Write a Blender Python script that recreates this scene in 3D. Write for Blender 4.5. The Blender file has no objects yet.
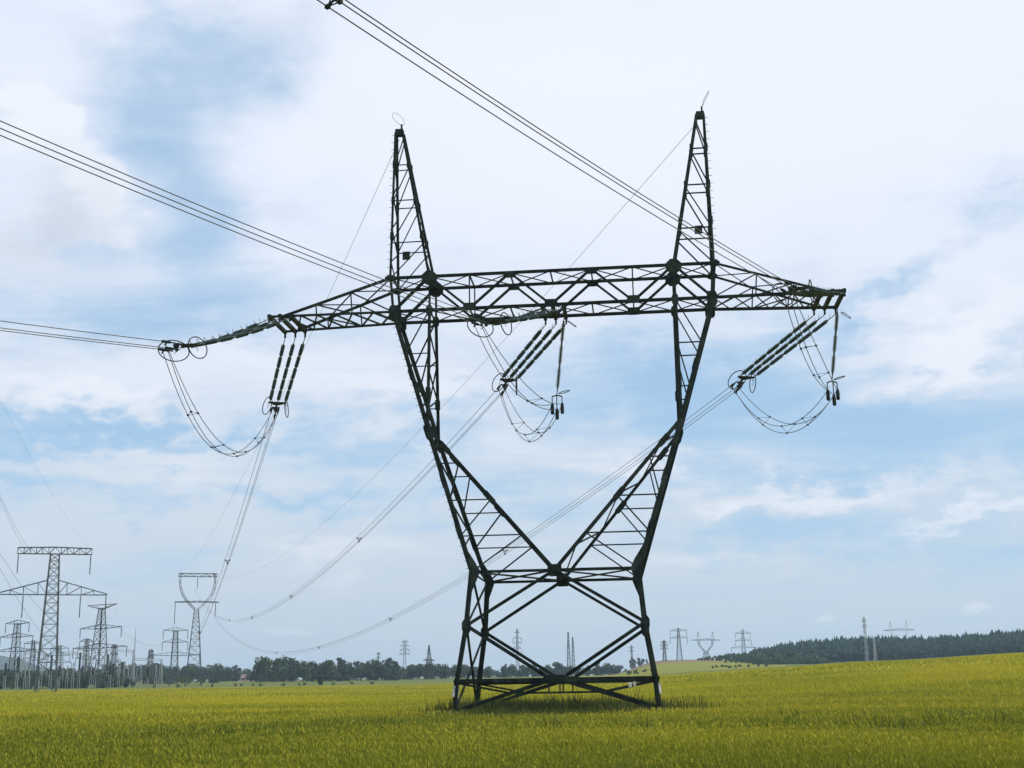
import bpy, bmesh, math, random
import numpy as np
from mathutils import Vector, Matrix
random.seed(7); RNG = np.random.default_rng(11)
R = math.radians; PI = math.pi
scn = bpy.context.scene
COL = scn.collection

# ------------------------------------------------------------------ camera
CX, CY, CZ = 4.473, -69.255, 0.86
YAW, PIT, ROL, FL = R(-5.665), R(13.695), R(-0.905), 1265.0
_f = Vector((math.sin(YAW)*math.cos(PIT), math.cos(YAW)*math.cos(PIT), math.sin(PIT)))
_r = Vector((math.cos(YAW), -math.sin(YAW), 0)); _u = _r.cross(_f)
_r, _u = _r*math.cos(ROL)+_u*math.sin(ROL), _u*math.cos(ROL)-_r*math.sin(ROL)
cam_d = bpy.data.cameras.new('camera'); cam = bpy.data.objects.new('camera', cam_d); COL.objects.link(cam)
cam.matrix_world = Matrix(((_r.x, _u.x, -_f.x, CX), (_r.y, _u.y, -_f.y, CY), (_r.z, _u.z, -_f.z, CZ), (0, 0, 0, 1)))
cam_d.sensor_width = 36; cam_d.lens = FL/1024*36; cam_d.clip_start = .1; cam_d.clip_end = 20000
scn.camera = cam

# ------------------------------------------------------------------ sky, sun, exposure
SUN_EL, SUN_AZ = R(54), R(100)          # azimuth clockwise from +Y: high, to the right of the tower
scn.view_settings.view_transform = 'Standard'; scn.view_settings.look = 'None'
scn.view_settings.exposure = .12; scn.view_settings.gamma = 1; scn.view_settings.use_curve_mapping = False
sun_d = bpy.data.lights.new('sun', 'SUN'); sun_d.energy = 4.2; sun_d.angle = R(.6); sun_d.color = (1, .95, .86)
sun = bpy.data.objects.new('sun', sun_d); COL.objects.link(sun)
sun.rotation_euler = Vector((math.sin(SUN_AZ)*math.cos(SUN_EL), math.cos(SUN_AZ)*math.cos(SUN_EL), math.sin(SUN_EL))).to_track_quat('Z', 'Y').to_euler()

world = bpy.data.worlds.new('World'); scn.world = world; world.use_nodes = True
def build_world():
    nt = world.node_tree; N = nt.nodes; L = nt.links; N.clear()
    def new(t, **k):
        n = N.new(t)
        for a, b in k.items(): setattr(n, a, b)
        return n
    def sock(n, i, v):
        if hasattr(v, 'is_output'): L.new(v, n.inputs[i])
        elif v is not None: n.inputs[i].default_value = v
    def M(op, a, b=None, c=None, clamp=False):
        n = new('ShaderNodeMath', operation=op, use_clamp=clamp)
        sock(n, 0, a); sock(n, 1, b); sock(n, 2, c); return n.outputs[0]
    def ramp(v, a, b, c=0., d=1.):
        n = new('ShaderNodeMapRange', interpolation_type='SMOOTHSTEP')
        sock(n, 0, v)
        for i, q in enumerate((a, b, c, d)): n.inputs[i+1].default_value = q
        return n.outputs[0]
    def mix(f, a, b):
        n = new('ShaderNodeMix', data_type='RGBA'); sock(n, 0, f)
        for i, q in ((6, a), (7, b)):
            if hasattr(q, 'is_output'): L.new(q, n.inputs[i])
            else: n.inputs[i].default_value = (*q, 1)
        return n.outputs[2]
    tc = new('ShaderNodeTexCoord'); sx = new('ShaderNodeSeparateXYZ'); L.new(tc.outputs['Generated'], sx.inputs[0])
    X, Y, Z = sx.outputs
    az = M('MULTIPLY', M('ARCTAN2', X, Y), 180/PI); el = M('MULTIPLY', M('ARCSINE', Z), 180/PI)
    # cloud layer plane: directions projected on a sheet overhead, so cloud streaks flatten towards the horizon
    zz = M('ADD', M('MAXIMUM', Z, 0.), .16)
    cb = new('ShaderNodeCombineXYZ'); L.new(M('DIVIDE', X, zz), cb.inputs[0]); L.new(M('DIVIDE', Y, zz), cb.inputs[1])
    def noise(scale, det, rough, vec, sc=(1, 1, 1), off=(0, 0, 0), dist=0., rz=0.):
        mp = new('ShaderNodeMapping'); L.new(vec, mp.inputs[0]); mp.inputs[1].default_value = off; mp.inputs[3].default_value = sc; mp.inputs[2].default_value = (0, 0, rz)
        n = new('ShaderNodeTexNoise'); L.new(mp.outputs[0], n.inputs['Vector'])
        n.inputs['Scale'].default_value = scale; n.inputs['Detail'].default_value = det; n.inputs['Roughness'].default_value = rough; n.inputs['Distortion'].default_value = dist
        return n.outputs['Fac']
    P = cb.outputs[0]
    n1 = noise(2.2, 7, .58, P, off=(3.1, 1.7, 0), dist=.35)
    n2 = noise(5.5, 6, .6, P, sc=(.55, 1.5, 1), off=(8, 2, 0), dist=.5, rz=R(-12))
    n3 = noise(14., 8, .62, tc.outputs['Generated'], sc=(1, 1, 1.9))
    n4 = noise(7., 4, .55, tc.outputs['Generated'], sc=(1, 1, 1.5), off=(4, 7, 1))
    # warp the outlines of the large cloud forms
    azw = M('ADD', az, M('MULTIPLY', M('SUBTRACT', n4, .5), 11.)); elw = M('ADD', el, M('MULTIPLY', M('SUBTRACT', n3, .5), 7.))
    azs = M('ADD', az, M('MULTIPLY', M('SUBTRACT', n3, .5), 3.)); els = M('ADD', el, M('MULTIPLY', M('SUBTRACT', n3, .5), 1.4))
    def blob(a, e, sa, se, amp, tilt=0.):
        small = se < 9*180/PI/FL
        da = M('SUBTRACT', azs if small else azw, a); de = M('SUBTRACT', els if small else elw, e)
        if tilt: de = M('SUBTRACT', de, M('MULTIPLY', da, tilt))
        q = M('ADD', M('POWER', M('ABSOLUTE', M('DIVIDE', da, sa)), 2.), M('POWER', M('ABSOLUTE', M('DIVIDE', de, se)), 2.))
        return M('MULTIPLY', M('EXPONENT', M('MULTIPLY', q, -1.)), amp)
    def px(x, y):
        d = (_f + _r*((x-512)/FL) - _u*((y-384)/FL)).normalized()
        return math.degrees(math.atan2(d.x, d.y)), math.degrees(math.asin(d.z))
    k = 180/PI/FL
    def B(x, y, sxp, syp, amp, tilt=0.):
        a, e = px(x, y); return blob(a, e, sxp*k, syp*k, amp, tilt)
    def total(lst):
        s = lst[0]
        for q in lst[1:]: s = M('ADD', s, q)
        return s
    gaps = total([B(*b) for b in BLUE_GAPS])
    white = total([B(*b) for b in WHITE_PATCHES])
    ce = new('ShaderNodeCombineXYZ'); L.new(az, ce.inputs[0]); L.new(M('ADD', el, M('MULTIPLY', az, -.06)), ce.inputs[1])
    n5 = noise(.11, 7, .62, ce.outputs[0], sc=(.42, 2.1, 1), off=(2.3, 5.1, 0), dist=.9)
    n6 = noise(.30, 6, .6, ce.outputs[0], sc=(.35, 2.6, 1), off=(7.7, 1.1, 0), dist=.6)
    streak = M('MULTIPLY', M('ADD', M('MULTIPLY', M('SUBTRACT', n5, .5), 1.9), M('MULTIPLY', M('SUBTRACT', n6, .5), .9)), ramp(el, 24, 14, 0., 1.))
    tex = M('ADD', M('ADD', M('MULTIPLY', M('SUBTRACT', n1, .5), 1.0), M('MULTIPLY', M('SUBTRACT', n2, .5), .8)), streak)
    cov = M('ADD', M('SUBTRACT', M('ADD', .74, white), gaps), M('MULTIPLY', tex, .75))
    cov = ramp(cov, -.12, .92)
    sky = new('ShaderNodeTexSky', sky_type='NISHITA', sun_disc=False, sun_elevation=SUN_EL, sun_rotation=SUN_AZ, air_density=1.0, dust_density=.6, ozone_density=1.6)
    bg = new('ShaderNodeVectorMath', operation='SCALE'); L.new(sky.outputs[0], bg.inputs[0]); bg.inputs[3].default_value = SKY_STR
    blue = mix(ramp(el, -2, 26, .80, .72), bg.outputs[0], (.365, .565, .785))
    # cloud tint: grey-blue near the horizon where the layer is seen edge-on, whiter overhead
    cl = mix(ramp(el, -1, 24), (.545, .640, .730), (.78, .83, .94))
    cl = mix(M('MULTIPLY', ramp(M('ADD', white, M('MULTIPLY', streak, .5)), .05, .5), .7), cl, (.84, .87, .95))
    cl = mix(M('MULTIPLY', total([B(*b) for b in GREY_SHADES]), ramp(n1, .35, .65, .6, 1.)), cl, (.50, .585, .69))
    col = mix(cov, blue, cl)
    # small cumulus near the horizon and the bright rim of the big one on the left
    cu = M('ADD', total([B(*b) for b in CUMULUS]), M('MULTIPLY', M('SUBTRACT', n3, .5), 1.1))
    cu = ramp(cu, .32, .95)
    cuc = mix(M('MULTIPLY', total([B(*b) for b in CUMULUS_SHADE]), 1.), (.85, .88, .935), (.54, .61, .70))
    col = mix(M('MULTIPLY', cu, .72), col, cuc)
    b = new('ShaderNodeBackground'); L.new(col, b.inputs[0]); b.inputs[1].default_value = 1.
    o = new('ShaderNodeOutputWorld'); L.new(b.outputs[0], o.inputs[0])
SKY_STR = .14
# cloud map: centre and half-size in picture pixels turned into directions of the sky (azimuth, elevation)
BLUE_GAPS = [(165, 150, 74, 80, .62), (125, 65, 80, 50, .30), (225, 70, 80, 66, .32), (190, 235, 70, 36, .34), (258, 40, 70, 50, .3), (170, 305, 200, 48, .5), (100, 436, 230, 16, .85), (650, 388, 130, 55, .72), (900, 428, 200, 54, .78),
             (905, 285, 120, 16, .42, .55), (430, 440, 90, 26, .45), (210, 497, 190, 13, .5), (850, 528, 220, 20, .5), (540, 490, 120, 16, .25), (985, 560, 90, 26, .3), (20, 480, 60, 14, .35), (1010, 190, 60, 30, .15)]
WHITE_PATCHES = [(960, 520, 90, 12, .4), (720, 508, 70, 10, .3), (640, 470, 70, 10, .25), (330, 545, 150, 14, .2), (700, 560, 120, 8, .22), (90, 400, 110, 14, .3), (600, 80, 330, 90, .45), (975, 330, 110, 26, .55, .25), (850, 488, 130, 14, .4), (530, 440, 70, 20, .18), (300, 370, 150, 22, .2), (600, 200, 250, 60, .2), (960, 60, 160, 120, .25), (370, 400, 120, 12, .2)]
CUMULUS_SHADE = [(26, 215, 62, 36, .85), (60, 250, 60, 26, .45)]
GREY_SHADES = [(30, 250, 90, 40, .35), (300, 20, 70, 30, .2)]
CUMULUS = [(-6, 92, 30, 26, .95), (52, 118, 30, 24, .95), (86, 205, 30, 38, .9), (36, 165, 54, 48, .9), (20, 245, 66, 38, .7), (205, 190, 36, 24, .38), (978, 606, 22, 6, .72), (825, 619, 18, 5, .68), (262, 633, 30, 6, .62), (225, 624, 12, 7, .66), (300, 636, 22, 4, .58), (640, 630, 18, 6, .5), (130, 628, 40, 8, .4)]
build_world()

# ------------------------------------------------------------------ helpers
def at(px, py, D):
    """world point on the sight line of a picture position at horizontal distance D from the camera (used to lay out where things stand)"""
    d = _f + _r*((px-512)/FL) - _u*((py-384)/FL)
    return Vector((CX, CY, CZ)) + d*(D/math.hypot(d.x, d.y))
RX = np.array([-200, 400, 600, 655, 700, 760, 850, 1024, 1300.])
RD = np.log(np.array([80, 250, 450, 800, 1500, 2500, 4200.]))
RISE = np.array([[-13.6]*9, [2, 3, 7.5, 12, 15.5, 18.8, 23, 28, 31], [8.5, 9.3, 13, 15, 17.5, 19.8, 23.5, 28.3, 33], [15.5, 13.5, 14.5, 27.5, 27.5, 22, 20.5, 26, 30], [16, 15, 15, 28, 28, 25, 23, 27, 32], [14, 14, 14, 26, 26, 24, 23, 25, 26], [12, 12, 12, 20, 20, 19, 19, 20, 20]])
def hgt(x, y):
    x = np.asarray(x, float); y = np.asarray(y, float)
    D = np.maximum(np.hypot(x-CX, y-CY), 1.); a = np.arctan2(x-CX, y-CY)-YAW
    a = (a+PI) % (2*PI)-PI; a = np.clip(a, -R(33), R(33)); px = 512+FL*np.tan(a)
    lx = np.clip(np.interp(px, RX, np.arange(len(RX))), 0, len(RX)-1.001); i = lx.astype(int); fx = lx-i; fx = fx*fx*(3-2*fx)
    ld = np.clip(np.interp(np.log(D), RD, np.arange(len(RD))), 0, len(RD)-1.001); j = ld.astype(int); fd = ld-j
    r = (RISE[j, i]*(1-fx)+RISE[j, i+1]*fx)*(1-fd)+(RISE[j+1, i]*(1-fx)+RISE[j+1, i+1]*fx)*fd
    z = CZ+r*D/FL
    return np.where(D < 80, 0., np.maximum(z, -3.))
def gz(x, y): return float(hgt(x, y))
SOIL = -.45
def spot(px, D, sink=0.):
    p = at(px, 690, D); return Vector((p.x, p.y, gz(p.x, p.y)+(SOIL if D < 460 else 0)-sink))

def mat(name, col, rough=.6, metal=0., noise=None, spec=.5, bump=0.):
    m = bpy.data.materials.new(name); m.use_nodes = True; nt = m.node_tree; b = nt.nodes['Principled BSDF']
    b.inputs['Base Color'].default_value = (*col, 1); b.inputs['Roughness'].default_value = rough; b.inputs['Metallic'].default_value = metal
    b.inputs['Specular IOR Level'].default_value = spec
    if noise:
        sc, c2 = noise
        tc = nt.nodes.new('ShaderNodeTexCoord'); n = nt.nodes.new('ShaderNodeTexNoise'); n.inputs['Scale'].default_value = sc; n.inputs['Detail'].default_value = 5
        nt.links.new(tc.outputs['Object'], n.inputs['Vector'])
        r = nt.nodes.new('ShaderNodeValToRGB'); r.color_ramp.elements[0].position = .35; r.color_ramp.elements[1].position = .68
        r.color_ramp.elements[0].color = (*col, 1); r.color_ramp.elements[1].color = (*c2, 1)
        nt.links.new(n.outputs['Fac'], r.inputs[0]); nt.links.new(r.outputs[0], b.inputs['Base Color'])
        if bump:
            bp = nt.nodes.new('ShaderNodeBump'); bp.inputs['Strength'].default_value = bump; nt.links.new(n.outputs['Fac'], bp.inputs['Height']); nt.links.new(bp.outputs[0], b.inputs['Normal'])
    return m
def leafmat(name, cols, rough=.7, scale=.15, trans=.25):
    """foliage: colour varies per leaf and in large clumps"""
    m = bpy.data.materials.new(name); m.use_nodes = True; nt = m.node_tree; b = nt.nodes['Principled BSDF']; b.inputs['Roughness'].default_value = rough
    b.inputs['Specular IOR Level'].default_value = .2
    g = nt.nodes.new('ShaderNodeNewGeometry'); tc = nt.nodes.new('ShaderNodeNewGeometry')
    n = nt.nodes.new('ShaderNodeTexNoise'); n.inputs['Scale'].default_value = scale; n.inputs['Detail'].default_value = 3; nt.links.new(tc.outputs['Position'], n.inputs['Vector'])
    a = nt.nodes.new('ShaderNodeMath'); a.operation = 'MULTIPLY_ADD'; nt.links.new(g.outputs['Random Per Island'], a.inputs[0]); a.inputs[1].default_value = .55
    s = nt.nodes.new('ShaderNodeMath'); s.operation = 'MULTIPLY_ADD'; nt.links.new(n.outputs['Fac'], s.inputs[0]); s.inputs[1].default_value = 1.5; s.inputs[2].default_value = -.52
    nt.links.new(s.outputs[0], a.inputs[2])
    r = nt.nodes.new('ShaderNodeValToRGB'); e = r.color_ramp.elements
    while len(e) < len(cols): e.new(.5)
    for i, c in enumerate(cols): e[i].position = i/(len(cols)-1); e[i].color = (*c, 1)
    nt.links.new(a.outputs[0], r.inputs[0]); nt.links.new(r.outputs[0], b.inputs['Base Color'])
    t = nt.nodes.new('ShaderNodeBsdfTranslucent'); nt.links.new(r.outputs[0], t.inputs[0])
    mx = nt.nodes.new('ShaderNodeMixShader'); mx.inputs[0].default_value = trans
    nt.links.new(b.outputs[0], mx.inputs[1]); nt.links.new(t.outputs[0], mx.inputs[2]); nt.links.new(mx.outputs[0], nt.nodes['Material Output'].inputs[0])
    return m
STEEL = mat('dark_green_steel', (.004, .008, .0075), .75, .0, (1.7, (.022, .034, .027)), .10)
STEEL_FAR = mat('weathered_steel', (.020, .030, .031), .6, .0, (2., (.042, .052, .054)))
GALV = mat('galvanised_steel', (.32, .35, .36), .5, .5, (2., (.24, .27, .28)))
PORC = mat('glazed_brown_porcelain', (.014, .026, .025), .20, 0, (9., (.034, .070, .062)), .4)
ALU = mat('weathered_aluminium', (.055, .058, .06), .5, .3)
HARD = mat('line_hardware_steel', (.012, .018, .018), .8, 0, (6., (.022, .03, .03)), .08)
WHITE = mat('white_paint', (.62, .64, .63), .6, 0, (5., (.20, .22, .21)))
CONC = mat('concrete', (.30, .29, .27), .85, 0, (5., (.2, .2, .18)))

def link(name, me, m=None, parent=None):
    o = bpy.data.objects.new(name, me); COL.objects.link(o)
    if m is not None: me.materials.append(m)
    if parent is not None: o.parent = parent
    return o
def obj(name, bm, m, parent=None, smooth=False):
    me = bpy.data.meshes.new(name); bm.to_mesh(me); bm.free()
    if smooth:
        for p in me.polygons: p.use_smooth = True
    return link(name, me, m, parent)
def tag(o, label=None, cat=None, group=None, kind=None):
    if label: o['label'] = label
    if cat: o['category'] = cat
    if group: o['group'] = group
    if kind: o['kind'] = kind
    return o
def empty(name, loc=(0, 0, 0), rz=0.):
    o = bpy.data.objects.new(name, None); COL.objects.link(o); o.location = loc; o.rotation_euler.z = rz; o.empty_display_size = .5; return o
def copy_tree(o, parent=None):
    c = o.copy(); COL.objects.link(c)
    if parent is not None: c.parent = parent
    for ch in list(o.children): copy_tree(ch, c)
    return c
def frame(d, up=None):
    d = d.normalized(); u = up or (Vector((0, 0, 1)) if abs(d.z) < .9 else Vector((1, 0, 0)))
    s = d.cross(u).normalized(); return s, s.cross(d).normalized()
def prism(bm, pts, d):
    """extrude a closed outline (list of points) by vector d"""
    a = [bm.verts.new(p) for p in pts]; b = [bm.verts.new(Vector(p)+d) for p in pts]; n = len(pts)
    bm.faces.new(a[::-1]); bm.faces.new(b)
    for i in range(n): bm.faces.new((a[i], a[(i+1) % n], b[(i+1) % n], b[i]))
def bar(bm, a, b, w, h=None, up=None):
    a = Vector(a); b = Vector(b); h = h or w; s, u = frame(b-a, up); s = s*(w/2); u = u*(h/2)
    prism(bm, [a-s-u, a+s-u, a+s+u, a-s+u], b-a)
def angle(bm, a, b, w, sgn=(1, 1), up=None, t=None):
    """L-section member from a to b"""
    a = Vector(a); b = Vector(b); t = t or max(.012, w*.12); s, u = frame(b-a, up); s = s*sgn[0]; u = u*sgn[1]; o = -(s+u)*(w*.35)
    prism(bm, [a+o, a+o+s*w, a+o+s*w+u*t, a+o+s*t+u*t, a+o+s*t+u*w, a+o+u*w], b-a)
def tube(bm, pts, r, seg=6, closed=False):
    pts = [Vector(p) for p in pts]; n = len(pts); rings = []
    rr = r if hasattr(r, '__len__') else [r]*n
    up = None
    for i, p in enumerate(pts):
        if closed: d = pts[(i+1) % n]-pts[i-1]
        else: d = pts[min(i+1, n-1)]-pts[max(i-1, 0)]
        s, u = frame(d, up); up = u
        rings.append([bm.verts.new(p+s*(rr[i]*math.cos(2*PI*k/seg))+u*(rr[i]*math.sin(2*PI*k/seg))) for k in range(seg)])
    for i in range(n if closed else n-1):
        A, B = rings[i], rings[(i+1) % n]
        for k in range(seg): bm.faces.new((A[k], A[(k+1) % seg], B[(k+1) % seg], B[k]))
    if not closed:
        bm.faces.new(rings[0][::-1]); bm.faces.new(rings[-1])
def plate(bm, c, ax, ay, w, h, t, cut=.25):
    """gusset: octagonal plate at c in plane ax, ay"""
    c = Vector(c); ax = Vector(ax).normalized(); ay = Vector(ay).normalized(); n = ax.cross(ay)*t; k = cut
    o = [(-.5+k, -.5), (.5-k, -.5), (.5, -.5+k), (.5, .5-k), (.5-k, .5), (-.5+k, .5), (-.5, .5-k), (-.5, -.5+k)]
    prism(bm, [c+ax*(w*x)+ay*(h*y)-n/2 for x, y in o], n)
V3 = Vector
def lerp(a, b, t): return Vector(a)*(1-t)+Vector(b)*t

# ------------------------------------------------------------------ ground
def attr_mesh(name, verts, faces_idx, nper):
    me = bpy.data.meshes.new(name); n = len(verts); nf = len(faces_idx)//nper
    me.vertices.add(n); me.vertices.foreach_set('co', np.asarray(verts, np.float32).ravel())
    me.loops.add(len(faces_idx)); me.loops.foreach_set('vertex_index', np.asarray(faces_idx, np.int32))
    me.polygons.add(nf); me.polygons.foreach_set('loop_start', np.arange(0, nf*nper, nper, dtype=np.int32)); me.polygons.foreach_set('loop_total', np.full(nf, nper, np.int32))
    me.update(calc_edges=True); me.validate(); return me
def quads(name, v): n = len(v)//4; return attr_mesh(name, v, np.arange(n*4), 4)
def px_of(x, y):
    a = np.arctan2(x-CX, y-CY)-YAW; a = (a+PI) % (2*PI)-PI; return 512+FL*np.tan(np.clip(a, -1.2, 1.2))
EDGE_X = [-400, 200, 460, 620, 700, 850, 1024, 1300]; EDGE_D = [440, 440, 450, 440, 330, 290, 275, 270]
def field_edge(x, y): return np.interp(px_of(x, y), EDGE_X, EDGE_D)
def ground():
    az = np.concatenate([np.linspace(-45, 40, 171), np.linspace(42, 313, 60)]); az = np.radians(az)+YAW
    D = np.concatenate([[.5, 4, 9], np.geomspace(14, 4300, 150)])
    A, DD = np.meshgrid(az, D); x = CX+DD*np.sin(A); y = CY+DD*np.cos(A); e = field_edge(x, y)
    soil = np.clip((DD-e)/25., 0, 1)
    z = hgt(x, y)+SOIL*(1-soil); v = np.stack([x, y, z], -1).reshape(-1, 3); na = len(az); f = []
    i, j = np.meshgrid(np.arange(len(D)-1), np.arange(na), indexing='ij'); j2 = (j+1) % na
    f = np.stack([i*na+j, i*na+j2, (i+1)*na+j2, (i+1)*na+j], -1).reshape(-1)[::1]
    f = f.reshape(-1, 4)[:, ::-1].reshape(-1)
    me = attr_mesh('ground', v, f, 4)
    zn = np.clip((DD-e)/20., 0, 1); px = px_of(x, y)
    hill = ((px > 560) & (px < 780) & (DD > 460) & (DD < 780)).astype(float)*.3
    a = me.attributes.new('meadow', 'FLOAT', 'POINT'); a.data.foreach_set('value', np.clip(zn-hill*zn, 0, 1).astype(np.float32).ravel())
    brown = ((px > 590) & (px < 720) & (DD > 730) & (DD < 1400)).astype(float)
    a = me.attributes.new('plough', 'FLOAT', 'POINT'); a.data.foreach_set('value', brown.astype(np.float32).ravel())
    for p in me.polygons: p.use_smooth = True
    m = bpy.data.materials.new('fields'); m.use_nodes = True; nt = m.node_tree; N = nt.nodes; L = nt.links; b = N['Principled BSDF']; b.inputs['Roughness'].default_value = .9; b.inputs['Specular IOR Level'].default_value = .1
    g = N.new('ShaderNodeNewGeometry')
    def nz(sc, det, s=(1, 1, 1), rz=0):
        mp = N.new('ShaderNodeMapping'); L.new(g.outputs['Position'], mp.inputs[0]); mp.inputs[3].default_value = s; mp.inputs[2].default_value = (0, 0, rz)
        n = N.new('ShaderNodeTexNoise'); n.inputs['Scale'].default_value = sc; n.inputs['Detail'].default_value = det; n.inputs['Roughness'].default_value = .6; L.new(mp.outputs[0], n.inputs['Vector']); return n.outputs['Fac']
    def rmp(v, cs):
        r = N.new('ShaderNodeValToRGB'); e = r.color_ramp.elements
        while len(e) < len(cs): e.new(.5)
        for i, (p, c) in enumerate(cs): e[i].position = p; e[i].color = (*c, 1)
        L.new(v, r.inputs[0]); return r.outputs[0]
    def mx(f, a, bb, bt='MIX'):
        n = N.new('ShaderNodeMix'); n.data_type = 'RGBA'; n.blend_type = bt
        if hasattr(f, 'is_output'): L.new(f, n.inputs[0])
        else: n.inputs[0].default_value = f
        L.new(a, n.inputs[6]); L.new(bb, n.inputs[7]); return n.outputs[2]
    crop = mx(.5, rmp(nz(.03, 5, (1, 2.6, 1)), [(.3, CROP_A), (.7, CROP_B)]), rmp(nz(1.3, 4), [(.3, CROP_A), (.75, CROP_B)]))
    mead = rmp(nz(.02, 5, (.6, 2, 1)), [(.3, (.060, .085, .018)), (.7, (.105, .120, .022))])
    pl = rmp(nz(.05, 3), [(.3, (.13, .09, .05)), (.7, (.17, .125, .07))])
    a1 = N.new('ShaderNodeAttribute'); a1.attribute_name = 'meadow'; a2 = N.new('ShaderNodeAttribute'); a2.attribute_name = 'plough'
    c = mx(a2.outputs['Fac'], mx(a1.outputs['Fac'], crop, mead), pl); L.new(c, b.inputs['Base Color'])
    o = link('ground', me, m); tag(o, 'rolling farmland under the crop, rising to the right', kind='structure')
CROP_A = (.21, .21, .011); CROP_B = (.35, .30, .016)
ground()

def blades(name, x, y, h, w, base, lean=.25):
    """one mesh of bent two-segment blades"""
    n = len(x); a = RNG.uniform(0, 2*PI, n); dx = np.cos(a)*w/2; dy = np.sin(a)*w/2
    b = RNG.uniform(0, 2*PI, n); l = h*lean*RNG.uniform(.3, 1.2, n); lx = np.cos(b)*l; ly = np.sin(b)*l
    lx = lx-h*.06
    z0 = base; v = np.empty((n, 5, 3))
    v[:, 0] = np.stack([x-dx, y-dy, z0], -1); v[:, 1] = np.stack([x+dx, y+dy, z0], -1)
    v[:, 2] = np.stack([x+dx*.9+lx*.35, y+dy*.9+ly*.35, z0+h*.62], -1); v[:, 3] = np.stack([x-dx*.9+lx*.35, y-dy*.9+ly*.35, z0+h*.62], -1)
    v[:, 4] = np.stack([x+lx, y+ly, z0+h], -1)
    k = (np.arange(n)*5)[:, None]
    me = bpy.data.meshes.new(name); me.vertices.add(n*5); me.vertices.foreach_set('co', v.astype(np.float32).ravel())
    li = np.concatenate([k+np.array([[0, 1, 2, 3]]), k+np.array([[3, 2, 4]])], 1).astype(np.int32).ravel()
    me.loops.add(n*7); me.loops.foreach_set('vertex_index', li); me.polygons.add(n*2)
    st = np.stack([np.arange(n)*7, np.arange(n)*7+4], -1).ravel().astype(np.int32); me.polygons.foreach_set('loop_start', st)
    me.polygons.foreach_set('loop_total', np.tile(np.array([4, 3], np.int32), n)); me.update(calc_edges=True); return me
CROPMAT = leafmat('ripening_grain', [(.018, .042, .005), (.077, .118, .010), (.205, .222, .014), (.34, .32, .020)], .75, .045, .35)
FARMAT = leafmat('distant_grain', [(.13, .155, .009), (.245, .255, .012), (.35, .325, .016), (.43, .37, .022)], .75, .03, .35)
EARMAT = leafmat('grain_ears', [(.06, .09, .010), (.18, .195, .015), (.32, .295, .021), (.43, .38, .03)], .75, .05, .3)
WEEDMAT = leafmat('rank_grass', [(.014, .026, .006), (.034, .056, .010), (.075, .095, .018), (.15, .14, .04)], .75, .5, .3)
def rank_e(x, y):
    ang = np.arctan2(y+5, x-.6); w = 1+.10*np.sin(3*ang+1)+.07*np.sin(7*ang)
    return ((np.abs(x+.1)/6.7)**2.6+(np.abs(y+5)/np.where(y < -5, 15., 12.5))**2.6)**(1/2.6)/w
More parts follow.
